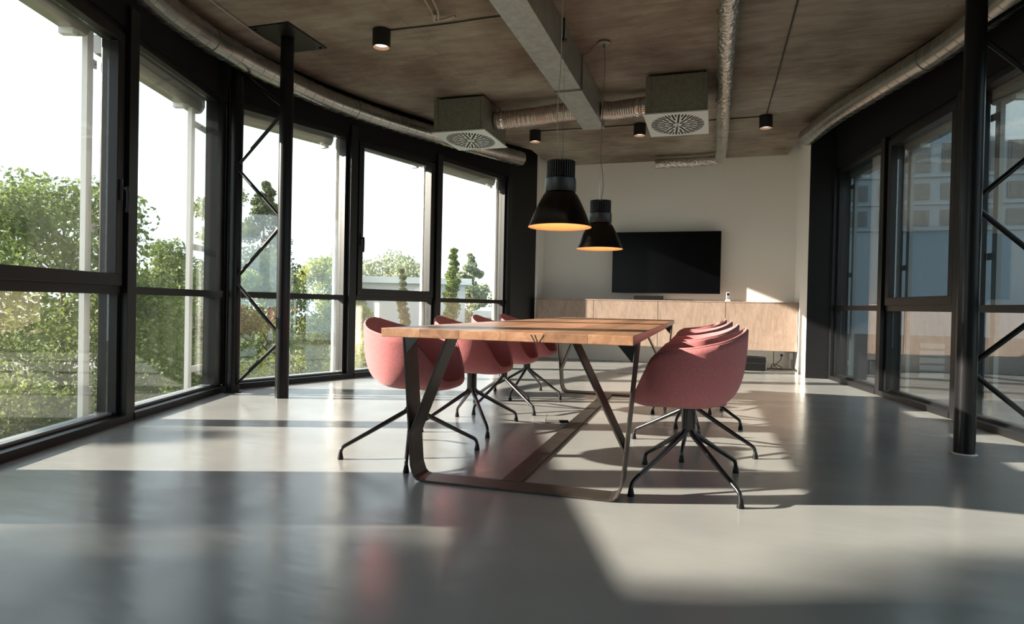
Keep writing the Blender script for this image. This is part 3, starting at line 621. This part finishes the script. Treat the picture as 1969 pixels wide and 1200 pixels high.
# split knot in the front edge
kn = MB()
for (x0, x1, x2, z1) in ((0.705, 0.712, 0.722, 0.712), (0.722, 0.728, 0.734, 0.7105), (0.762, 0.752, 0.742, 0.711)):
    kn.add([(x0, -0.0012, 0.742), (x0 + .003, -0.0012, 0.742), (x2 + .004, -0.0012, z1), (x2, -0.0012, z1), (x0, 0.004, 0.742), (x0 + .003, 0.004, 0.742), (x2 + .004, 0.004, z1), (x2, 0.004, z1)],
           [(0, 1, 2, 3), (4, 5, 6, 7), (0, 1, 5, 4), (1, 2, 6, 5), (2, 3, 7, 6), (3, 0, 4, 7)])
kn.build('knot_crack', mat('dark split knot', (0.03, 0.015, 0.008), 0.8), top)
LW = 0.145; ZT = 0.75 - TT
def arc(c, r, a0, a1, n=7): return [(c[0] + r * math.cos(a0 + (a1 - a0) * i / n), c[1] + r * math.sin(a0 + (a1 - a0) * i / n)) for i in range(n + 1)]
def end_frame(v0):
    b = 0.062; r = 0.05; th = 0.010
    # continuous strap: left leg - floor bar - right leg, rounded corners
    left_top = (0.004, ZT - .0005); rt_top = (TW - 0.004, ZT - .0005)
    path = [left_top]
    a = math.atan2(ZT, -(b))      # lean
    path += [(0.004 + (b - 0.004) * (1 - (0.075 / ZT)), 0.075)]
    path += [(b + 0.003, 0.045), (b + 0.013, 0.022), (b + 0.030, 0.007), (b + 0.055, 0.0005)]
    path += [(TW - b - 0.055, 0.0005), (TW - b - 0.030, 0.007), (TW - b - 0.013, 0.022), (TW - b - 0.003, 0.045)]
    path += [(TW - 0.004 - (b - 0.004) * (1 - (0.075 / ZT)), 0.075), rt_top]
    fr = MB().band([(x, v0, z) for x, z in path], (0, 1, 0), LW, -th).build('end_frame', M_steel, tb, bevel=0.002)
    for sgn, ut in ((0, 0.245), (1, TW - 0.30)):
        zj = 0.215; uj = b - (b - 0.004) * zj / ZT + 0.008
        if sgn: uj = TW - uj
        MB().band([(uj, v0, zj), (ut, v0, ZT - .0005)], (0, 1, 0), LW, 0.010 if sgn else -0.010).build('diagonal_leg', M_steel, tb, bevel=0.002)
        x0 = 0.012 if not sgn else TW - 0.012; dx = 0.088 if not sgn else -0.088
        gz = MB(); P = [(x0, ZT - .001), (x0 + dx, ZT - .001), (x0 + (0.014 if not sgn else -0.014), ZT - 0.088)]
        gz.add([(x, v0 + 0.004, z) for x, z in P] + [(x, v0 + 0.012, z) for x, z in P], [(0, 1, 2), (3, 5, 4), (0, 3, 4, 1), (1, 4, 5, 2), (2, 5, 3, 0)])
        gz.build('gusset', M_leg, tb)
end_frame(0.207); end_frame(TL - 0.207 - LW)
MB().box(0.48, 0.58, 0.207 + LW - .01, TL - 0.207 - LW + .01, 0.001, 0.0115).build('floor_spine', M_steel, tb, bevel=0.002)

# ------------------------------------------------------------------ chairs (armchair with upholstered shell; local +X is forward)
def lerp_tab(tab, a):
    for (a0, v0), (a1, v1) in zip(tab[:-1], tab[1:]):
        if a <= a1:
            t = (a - a0) / (a1 - a0); t = t * t * (3 - 2 * t) if False else t; return v0 + (v1 - v0) * t
    return tab[-1][1]
RIMZ = [(0, .436), (22, .439), (30, .448), (37, .475), (43, .520), (49, .578), (55, .632), (61, .664), (70, .682), (95, .695), (120, .722), (145, .755), (165, .778), (180, .785)]
RIMR = [(0, .262), (20, .274), (32, .290), (45, .300), (60, .296), (95, .292), (125, .284), (150, .268), (180, .256)]
FLR = [(0, .250), (30, .265), (50, .262), (90, .262), (130, .245), (180, .220)]
def ring_pt(th_deg, s):
    a = abs(((th_deg + 180) % 360) - 180); zr = lerp_tab(RIMZ, a); rr = lerp_tab(RIMR, a); fr = lerp_tab(FLR, a)
    zb = 0.398
    P0 = (0, zb); P1 = (fr * 0.98, zb - 0.012); P2 = (fr * 1.13, zb + (zr - zb) * 0.20); P3 = (rr, zr)
    b = ((1 - s) ** 3, 3 * s * (1 - s) ** 2, 3 * s * s * (1 - s), s ** 3)
    r = sum(w_ * p[0] for w_, p in zip(b, (P0, P1, P2, P3))); z = sum(w_ * p[1] for w_, p in zip(b, (P0, P1, P2, P3)))
    t = math.radians(th_deg); return (r * math.cos(t), r * math.sin(t), z)
def make_chair():
    g = empty('swivel_armchair')
    sh = MB(); n, mS = 72, 18
    vs = [(0, 0, 0.398)]
    for j in range(1, mS + 1):
        for i in range(n): vs.append(ring_pt(i * 360 / n, j / mS))
    fs = [(0, 1 + i, 1 + (i + 1) % n) for i in range(n)]
    for j in range(mS - 1):
        for i in range(n): fs.append((1 + j * n + i, 1 + (j + 1) * n + i, 1 + (j + 1) * n + (i + 1) % n, 1 + j * n + (i + 1) % n))
    sh.add(vs, fs); so = sh.build('seat_shell', M_pink, g, smooth=False)
    so.data.polygons.foreach_set('use_smooth', [True] * len(so.data.polygons))
    # make sure normals point into the bowl (up at the seat)
    if so.data.polygons[0].normal.z < 0: so.data.flip_normals()
    md = so.modifiers.new('smooth', 'SMOOTH'); md.factor = 0.5; md.iterations = 3
    md = so.modifiers.new('thick', 'SOLIDIFY'); md.thickness = 0.022; md.offset = 0; md.use_even_offset = False
    # piping along the rim
    rim = [Vector(ring_pt(i * 360 / n, 0.992)) for i in range(n)] ; rim.append(rim[0].copy())
    MB().tube(rim, 0.0045, 8, cap=False).build('rim_piping', M_pinkseam, g, smooth=True)
    # cushion pad
    pad = []
    for r_, z_ in ((0, -.004), (.10, -.004), (.15, -.007), (.172, -.014), (.178, -.026)): pad.append((r_, 0.432 + z_))
    MB().lathe(pad, 40).build('seat_pad', M_pink, g, smooth=True)
    MB().lathe([(0, 0.392), (0.075, 0.392), (0.078, 0.384), (0.04, 0.378), (0.034, 0.37), (0.034, 0.275), (0.030, 0.262), (0.0, 0.262)], 32).build('stem', M_leg, g, smooth=True)
    return g
def make_base(g, rot):
    for k, a in enumerate((53, 127, 233, 307)):
        t = math.radians(a) + rot; c, s_ = math.cos(t), math.sin(t)
        P = [(0.018 * c, 0.018 * s_, 0.375), (0.018 * c, 0.018 * s_, 0.30), (0.022 * c, 0.022 * s_, 0.272), (0.040 * c, 0.040 * s_, 0.248),
             (0.12 * c, 0.12 * s_, 0.205), (0.25 * c, 0.25 * s_, 0.136), (0.372 * c, 0.372 * s_, 0.073), (0.386 * c, 0.386 * s_, 0.062), (0.391 * c, 0.391 * s_, 0.048), (0.393 * c, 0.393 * s_, 0.034)]
        R_ = [0.0135, 0.0135, 0.0135, 0.0135, 0.0135, 0.0120, 0.0105, 0.0100, 0.0098, 0.0095]
        l = MB().tube(P, R_, 14).build('leg', M_leg, g, smooth=True)
        MB().lathe([(0.0, 0.04), (0.010, 0.04), (0.0165, 0.006), (0.015, 0.0005), (0, 0.0005)], 16, (0.394 * c, 0.394 * s_, 0)).build('glide', M_bp, l, smooth=True)
proto = make_chair(); parts0 = [o for o in bpy.data.objects if o.parent == proto]
chairs = [  # x, y, facing, base rotation (world), label
    (-1.627, 3.29, 0.02, -0.25, 'pink armchair on the left side of the table nearest the viewer'),
    (-1.62, 4.21, 0.03, 0.0, 'second pink armchair from the viewer on the left side of the table'),
    (-1.66, 5.04, 0.02, 0.35, 'third pink armchair from the viewer on the left side of the table'),
    (-1.70, 5.88, 0.0, 0.55, 'farthest pink armchair on the left side of the table'),
    (-0.105, 3.26, math.pi + 0.02, 0.0, 'pink armchair on the right side of the table nearest the viewer, its back turned'),
    (-0.115, 4.10, math.pi, 0.55, 'second pink armchair from the viewer on the right side of the table'),
    (-0.125, 5.10, math.pi, 0.35, 'third pink armchair from the viewer on the right side of the table'),
    (-0.150, 6.06, math.pi + .03, 0.0, 'farthest pink armchair on the right side of the table')]
for i, (x, y, rz, br0, lb) in enumerate(chairs):
    if i == 0: o = proto
    else:
        o = proto.copy(); COL.objects.link(o)
        for p_ in parts0: c = p_.copy(); COL.objects.link(c); c.parent = o
    o.location = (x, y, 0); o.rotation_euler = (0, 0, rz); tag(o, lb, 'chair', 'pink armchairs around the table')
    make_base(o, br0 - rz)

# ------------------------------------------------------------------ end wall furniture
xs = [-2.72, -1.786, -0.801, 0.169, 1.15]
labs = ['leftmost wall-hung oak cabinet, partly in shade by the white return wall', 'wall-hung oak cabinet below the left half of the television', 'wall-hung oak cabinet below the right half of the television', 'rightmost wall-hung oak cabinet with the phone at its left end, beside the sunlit return wall']
for i in range(4):
    a, b = xs[i], xs[i + 1]
    g = empty('wall_cabinet', ((a + b) / 2, 10.1, 0.285), 0, labs[i], 'cabinet', 'row of wall-hung oak cabinets'); h = (b - a) / 2
    MB().box(-h + .002, h - .002, -0.231, 0.239, 0.002, 0.684).build('carcass', M_cab, g)
    MB().box(-h + .0035, h - .0035, -0.250, -0.232, 0.0, 0.681).build('door', M_cab, g, bevel=0.001)
S(MB().box(-2.735, 1.155, 9.845, 10.34, 0.970, 0.987).build('trim_30', M_cab, bevel=0.001), 'long continuous oak worktop over the wall-hung cabinets', 'worktop')
bpy.data.objects['trim_30'].name = 'cabinet_worktop'; wt = bpy.data.objects['cabinet_worktop']; del wt['kind']
tv = empty('television', (-0.735, 10.2, 1.10), 0, 'large black flat screen television on the white end wall', 'television')
MB().box(-0.825, 0.825, -0.005, 0.045, 0.0, 0.962).build('casing', M_bp, tv, bevel=0.004)
MB().box(-0.815, 0.815, -0.009, -0.0055, 0.012, 0.952).build('screen', M_tv, tv)
MB().box(-0.5, 0.5, 0.046, 0.139, 0.2, 0.7).build('wall_mount', M_bp, tv)
sb = tag(MB().box(-1.19, -0.74, 9.95, 10.05, 0.9875, 1.055).build('media_box', M_bp, bevel=0.006), 'low black box under the left half of the television', 'box')
tag(MB().box(-0.72, -0.29, 9.93, 10.0, 0.9875, 1.000).build('soundbar', M_bp, bevel=0.003), 'thin flat black bar on the cabinet below the television', 'soundbar')
phn = empty('cordless_phone', (0.20, 9.95, 0.9875), 0.1, 'small grey cordless phone standing in its dock on the cabinet', 'phone')
MB().box(-0.035, 0.035, -0.03, 0.04, 0, 0.022).build('dock', M_wp, phn, bevel=0.005)
hd = MB().box(-0.025, 0.025, -0.008, 0.016, 0.0225, 0.135).build('handset', M_wp, phn, bevel=0.006)
MB().box(-0.017, 0.017, -0.0105, -0.0082, 0.085, 0.125).build('display', M_bp, hd)
kp = MB()
for i in range(3):
    for j in range(4): kp.box(-0.017 + i * .0125, -0.008 + i * .0125, -0.0105, -0.0082, 0.035 + j * 0.011, 0.042 + j * .011)
kp.build('keypad', M_gp, hd)
# subwoofer under the cabinet
sw = empty('subwoofer', (0.545, 9.80, 0), 0.0, 'black box with silver edges on the floor under the right cabinet', 'speaker')
MB().box(-0.185, 0.185, -0.12, 0.20, 0.012, 0.19).build('body', M_bp, sw, bevel=0.004)
for x in (-0.189, 0.181): MB().box(x, x + 0.008, -0.124, -0.116, 0.0, 0.192).build('edge_strip', M_chrome, sw)
MB().box(-0.18, 0.18, -0.125, -0.1205, 0.105, 0.112).build('front_groove', M_slot, sw)
for x in (-.16, .14):
    for y in (-.1, .16): MB().box(x, x + .02, y, y + .02, 0, 0.0115).build('foot', M_bp, sw)
tag(MB().tube(smooth_path([(0.36, 9.78, 0.193), (0.30, 9.76, 0.197), (0.42, 9.8, 0.202), (0.52, 9.82, 0.20), (0.60, 9.83, 0.197), (0.64, 9.84, 0.194)], 8), 0.005, 8).build('coiled_lead', M_cordb, smooth=True), 'black lead lying on the box under the cabinet', 'cable')
sk = empty('wall_socket', (0.99, 10.335, 0.21), 0, 'white double wall socket below the right cabinet', 'socket')
MB().box(-0.045, 0.045, -0.01, 0.004, -0.04, 0.04).build('plate', M_wp, sk, bevel=0.004)
MB().tube([(0.0, -0.011, -0.012), (0.0, -0.035, -0.012)], 0.018, 14).build('plug', M_bp, sk)
tag(MB().tube(smooth_path([(0.99, 10.30, 0.198), (0.97, 10.26, 0.13), (0.90, 10.22, 0.06), (0.84, 10.15, 0.01), (0.92, 10.1, 0.008), (0.98, 10.15, 0.03), (0.86, 10.2, 0.07), (0.82, 10.12, 0.01), (0.76, 9.97, 0.008)], 8), 0.005, 8).build('power_cable', M_cordb, smooth=True), 'tangled black power cable on the floor below the wall socket', 'cable')
tag(MB().tube(smooth_path([(0.87, 10.2, 0.284), (0.868, 10.2, 0.15), (0.875, 10.19, 0.06), (0.93, 10.16, 0.008), (1.05, 10.12, 0.008), (1.12, 10.15, 0.012)], 8), 0.005, 8).build('power_cable', M_cordb, smooth=True), 'black cable dropping from the cabinet underside to the floor', 'cable')
pw = tag(MB().box(1.085, 1.145, 10.20, 10.28, 0.145, 0.25).build('power_adapter', M_wp, bevel=0.008), 'white power adapter hanging beside the sunlit return wall', 'adapter')
MB().tube(smooth_path([(1.10, 10.2, 0.16), (1.085, 10.17, 0.10), (1.095, 10.15, 0.03), (1.13, 10.16, 0.006)], 8), 0.006, 8).build('lead', M_wp, pw, smooth=True)
# floor box and plug between the table frames
fb = empty('floor_outlet', (-1.12, 4.64, 0), 0.35, 'floor outlet with open lid and black plug left of the table spine', 'outlet')
MB().box(-0.07, 0.07, -0.055, 0.055, 0.0005, 0.003).build('frame', M_galvbox, fb)
MB().box(0.03, 0.10, -0.075, -0.045, 0.0035, 0.022).build('plug', M_bp, fb, bevel=0.004)
MB().tube([(-0.068, -0.05, 0.004), (-0.05, 0.04, 0.05)], 0.002, 6).build('lid_edge', M_chrome, fb)
MB().tube(smooth_path([(0.10, -0.06, 0.008), (0.16, -0.075, 0.005), (0.24, -0.10, 0.005)], 6), 0.003, 6).build('lead', M_cordb, fb)
f2 = empty('floor_outlet', (-1.09, 8.42, 0), 0.0, 'closed flush floor outlet beyond the far end of the table', 'outlet')
MB().box(-0.10, 0.10, -0.09, 0.09, 0.0005, 0.0025).build('lid', M_galvbox, f2)
# unseen box added outside the left bay only to shade the floor
ss = empty('shade_blocker', (-3.67, 1.64, -3.2), math.radians(-67.7), 'grey box added outside the glass, out of view, to shade the floor', 'blocker')
MB().box(-0.33, 0.33, -0.12, 0.12, 0.0, 4.20).build('casing', M_louvre, ss, bevel=0.004); MB().box(-0.35, 0.35, -0.14, 0.14, 4.201, 4.25).build('cap', M_louvre, ss)

# ------------------------------------------------------------------ outside: ground, neighbouring wing, far houses
GZ = -3.2
tag(MB().box(-120, 60, -60, 140, GZ - 0.3, GZ).build('ground', M_ground), 'grassy ground one storey below the windows', 'ground', kind='structure')
S(MB().seg((-60, 12), (10, 48), 0, 7, GZ + 0.0, GZ + 0.02).build('road', M_road), 'grey road crossing beyond the trees outside', 'road')
wg = empty('neighbouring_wing', (8, 17, 0), 0, 'white building wing with rows of office windows seen through the right windows', 'building')
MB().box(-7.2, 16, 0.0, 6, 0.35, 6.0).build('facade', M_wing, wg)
MB().box(-7.2, 16, 0.02, 5.9, GZ, 0.345).build('plinth', M_dark, wg)
for row, (z0, z1) in enumerate(((2.91, 3.27), (3.51, 3.88), (4.15, 4.8))):
    for i in range(14):
        x = -6.9 + i * 1.28
        f = MB().box(x, x + 1.05, -0.03, 0.02, z0, z1).build('window_pane', M_bwin, wg)
        if (i + row) % 4: MB().box(x + 0.06, x + (0.95 if (i + row) % 3 else 0.5), -0.04, -0.032, z0 + 0.04, z1 - 0.03).build('blind', M_blind, f)
    MB().box(-7.2, 16, -0.05, -0.001, z0 - 0.12, z0 - 0.05).build('ledge', M_wing, wg)
for i in range(7):
    lv = MB(); x = -6.0 + i * 2.6
    for j in range(5): lv.box(x, x + 0.5, -0.02, 0.018, -0.62 + j * 0.17, -0.50 + j * 0.17)
    lv.build('louvre', M_louvre, wg)
MB().box(-7.2, 16, -0.1, 6.1, 6.001, 6.2).build('parapet', M_bwhite, wg)
S(MB().box(1.6, 26, 4.5, 17.0, -1.2, -1.0).build('terrace', M_terr), 'grey terrace between the right windows and the neighbouring wing', 'terrace')
def house(x, y, rz, w_, d_, h, label):
    g = empty('far_building', (x, y, GZ), rz, label, 'building')
    MB().box(-w_ / 2, w_ / 2, -d_ / 2, d_ / 2, 0, h).build('wall', M_bwhite, g); MB().box(-w_ / 2 - .3, w_ / 2 + .3, -d_ / 2 - .3, d_ / 2 + .3, h, h + 0.3).build('roof', M_plate, g)
    for i in range(int(w_ / 3)): MB().box(-w_ / 2 + 0.8 + i * 3, -w_ / 2 + 2.3 + i * 3, -d_ / 2 - 0.03, -d_ / 2 + 0.02, 1.0, 2.3).build('window_pane', M_bwin, g)
    return g
house(-14.9, 29.5, 0.42, 5.6, 4, 5.0, 'low white building outside the openable left window')
house(-8.2, 28.4, 0.3, 4.2, 4, 3.5, 'small white building outside the farthest left window')

# ------------------------------------------------------------------ trees
def leaves_mesh(name, C, size, mt, parent, flat=0.0):
    """C: (n,3) centres -> one mesh of small bent leaf blades"""
    n = len(C); a = rng.normal(size=(n, 3)); a /= np.linalg.norm(a, axis=1)[:, None]
    t = rng.normal(size=(n, 3)); b = np.cross(a, t); b /= np.linalg.norm(b, axis=1)[:, None]; nrm = np.cross(a, b)
    s = (size * rng.uniform(0.6, 1.35, n))[:, None]
    V = np.stack([C - a * s, C + b * s * 0.55 + nrm * s * 0.12, C + a * s * 1.1, C - b * s * 0.55 + nrm * s * 0.12], 1).reshape(-1, 3)
    me = bpy.data.meshes.new(name); me.vertices.add(4 * n); me.vertices.foreach_set('co', V.ravel())
    me.loops.add(4 * n); me.loops.foreach_set('vertex_index', np.arange(4 * n)); me.polygons.add(n)
    me.polygons.foreach_set('loop_start', np.arange(0, 4 * n, 4)); me.polygons.foreach_set('loop_total', np.full(n, 4))
    me.materials.append(mt); me.update(calc_edges=True); me.validate()
    o = bpy.data.objects.new(name, me); COL.objects.link(o); o.parent = parent; return o
def tree(x, y, top, crown_w, crown_bot, kind, n, leaf, label, shape='round', name='leafy_tree', group=None, blobs=34):
    global rng
    rng = np.random.default_rng(int(abs(x * 137 + y * 29 + top * 11) * 10) % 100000)
    g = empty(name, (x, y, GZ), 0, label, 'tree', group)
    h = top - GZ; cb = crown_bot - GZ; hw = crown_w / 2
    tk = MB(); lean = rng.uniform(-0.15, 0.15, 2)
    tk.tube([(0, 0, 0), (lean[0] * .4, lean[1] * .4, h * .35), (lean[0], lean[1], h * .7), (lean[0], lean[1], h * .95)], [0.045 * h * .35 + .02, 0.03 * h * .35 + .02, 0.02 * h * .3, 0.01], 10)
    C = []; cen = []
    for i in range(blobs):
        if shape == 'cone':
            t_ = ((i + 0.5) / blobs) ** 1.15; zz = cb + (h - cb) * t_; rad = hw * (1 - t_) ** 0.8; br = max(0.24 * crown_w * (1.1 - t_), 0.12)
        elif shape == 'column':
            t_ = (i + 0.5) / blobs; zz = cb + (h - cb) * t_; rad = hw * 0.45 * (1 - t_ ** 3); br = hw * (0.62 - 0.4 * t_ ** 3)
        else:
            t_ = rng.uniform(0, 1); zz = cb + (h - cb) * (0.06 + 0.88 * t_); rad = hw * math.sqrt(max(0.05, 1 - (2 * t_ - 0.85) ** 2 / 1.4)) * 0.85; br = 0.17 * crown_w
        th = rng.uniform(0, 6.283); rr = rad * math.sqrt(rng.uniform(0.1, 1))
        c = np.array([rr * math.cos(th) + lean[0], rr * math.sin(th) + lean[1], zz]); cen.append((c, br))
        if i % 3 == 0 and shape != 'column':
            z0_ = max(zz - 0.5 * rr - 0.3, h * .15); tk.tube([(lean[0] * .7, lean[1] * .7, z0_), (c[0] * .5 + lean[0] * .4, c[1] * .5 + lean[1] * .4, (z0_ + zz) / 2 + .05), tuple(c)], [0.012 * h * .4 + .01, 0.012, 0.005], 6)
    tk.build('trunk', M_bark, g, smooth=True)
    n = int(n * 1.8); leaf *= 0.72; per = n // blobs
    for c, br in cen:
        u = rng.normal(size=(per, 3)); u /= np.linalg.norm(u, axis=1)[:, None]
        C.append(c + u * (br * rng.uniform(0.25, 1.0, per) ** 0.6)[:, None] * np.array([1, 1, 0.78]))
    C = np.concatenate(C); C = C[C[:, 2] > 0.05]
    leaves_mesh('foliage', C, leaf, LEAF[kind], g); return g
G1 = 'trees outside the left windows'
tree(-12.2, 9.3, 3.2, 4.6, -2.2, 'green', 15000, 0.075, 'big rounded tree filling the nearest left window', blobs=46, group=G1)
tree(-9.8, 5.6, 1.9, 3.6, -3.0, 'green', 9000, 0.06, 'sunlit green tree low at the left picture edge', blobs=36, group=G1)
tree(-10.6, 9.0, 1.3, 3.4, -3.1, 'green', 11000, 0.055, 'lower bushy tree in front of the big rounded tree', blobs=40, group=G1)
tree(-8.2, 6.6, -0.1, 2.9, -3.1, 'dark', 9000, 0.05, 'dark shrub below the nearest left window', blobs=30, group=G1)
tree(-15.5, 14.6, 2.7, 3.2, -2.6, 'green', 9000, 0.08, 'slender green tree behind the second left window', blobs=36, group=G1)
tree(-12.6, 12.9, 1.2, 4.2, -3.1, 'dark', 11000, 0.065, 'dark bushy tree low behind the second left window', blobs=38, group=G1)
tree(-16.3, 18.1, 5.0, 3.0, -2.6, 'green', 10000, 0.085, 'tall tree beside the frame of the second left window', blobs=40, group=G1)
tree(-18.6, 22.9, 5.9, 6.4, -2.8, 'dark', 14000, 0.10, 'tall dark pointed conifer behind the braced left column', 'cone', 'conifer_tree', G1, 60)
tree(-15.6, 19.6, 2.6, 3.2, -2.9, 'green', 8000, 0.08, 'green tree at the foot of the tall conifer', blobs=30, group=G1)
tree(-18.0, 26.5, 2.9, 4.4, -3.0, 'lime', 10000, 0.10, 'sunlit yellow green bushy tree right of the left column', blobs=38, group=G1)
tree(-14.9, 23.4, 1.6, 2.6, -3.0, 'lime', 6000, 0.09, 'smaller yellow green tree near the openable window', blobs=24, group=G1)
tree(-16.2, 25.6, 4.3, 2.3, -3.0, 'green', 7000, 0.10, 'narrow green tree at the left of the openable window', 'column', blobs=40, group=G1)
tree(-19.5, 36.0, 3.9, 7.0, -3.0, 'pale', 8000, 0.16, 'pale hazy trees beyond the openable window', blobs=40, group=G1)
tree(-12.1, 23.6, 2.3, 0.9, -3.0, 'dark', 3500, 0.08, 'thin dark columnar cypress in the openable window', 'column', 'cypress_tree', G1, 20)
tree(-10.2, 24.4, 3.2, 1.3, -3.0, 'green', 4500, 0.08, 'slim green cypress in the farthest left window', 'column', 'cypress_tree', G1, 24)
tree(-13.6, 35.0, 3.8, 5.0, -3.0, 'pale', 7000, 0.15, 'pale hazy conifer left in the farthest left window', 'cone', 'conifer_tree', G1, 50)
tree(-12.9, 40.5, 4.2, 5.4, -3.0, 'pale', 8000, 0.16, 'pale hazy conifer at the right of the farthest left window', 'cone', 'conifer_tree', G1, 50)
tree(-9.8, 10.9, -0.2, 2.2, -2.4, 'lime', 2600, 0.05, 'young bright leafed tree low behind the braced column', blobs=16, group=G1)
tree(-8.6, 11.7, -0.15, 2.4, -2.2, 'lime', 2600, 0.05, 'young bright leafed tree low behind the left round column', blobs=16, group=G1)
tree(-8.4, 13.6, 0.2, 1.9, -2.2, 'lime', 2200, 0.05, 'young bright leafed tree low in the openable window', blobs=14, group=G1)
tree(-10.8, 8.2, -0.7, 2.2, -3.1, 'green', 5000, 0.05, 'low green shrub under the second left window', blobs=18, group=G1)
# trees beside the building, toward the sun
tree(-17.62, -5.37, 8.4, 3.4, 2.4, 'green', 7000, 0.13, 'tree on the sun side whose leaves dapple the near floor', blobs=44, group=G1)
tree(-20.0, -9.2, 10.5, 5.2, 1.0, 'green', 9000, 0.16, 'large tree on the sun side behind the viewpoint', blobs=40, group=G1)
tree(-12.0, -0.1, 3.45, 2.3, -2.6, 'green', 6000, 0.11, 'bushy tree on the sun side level with the nearest window', blobs=34, group=G1)
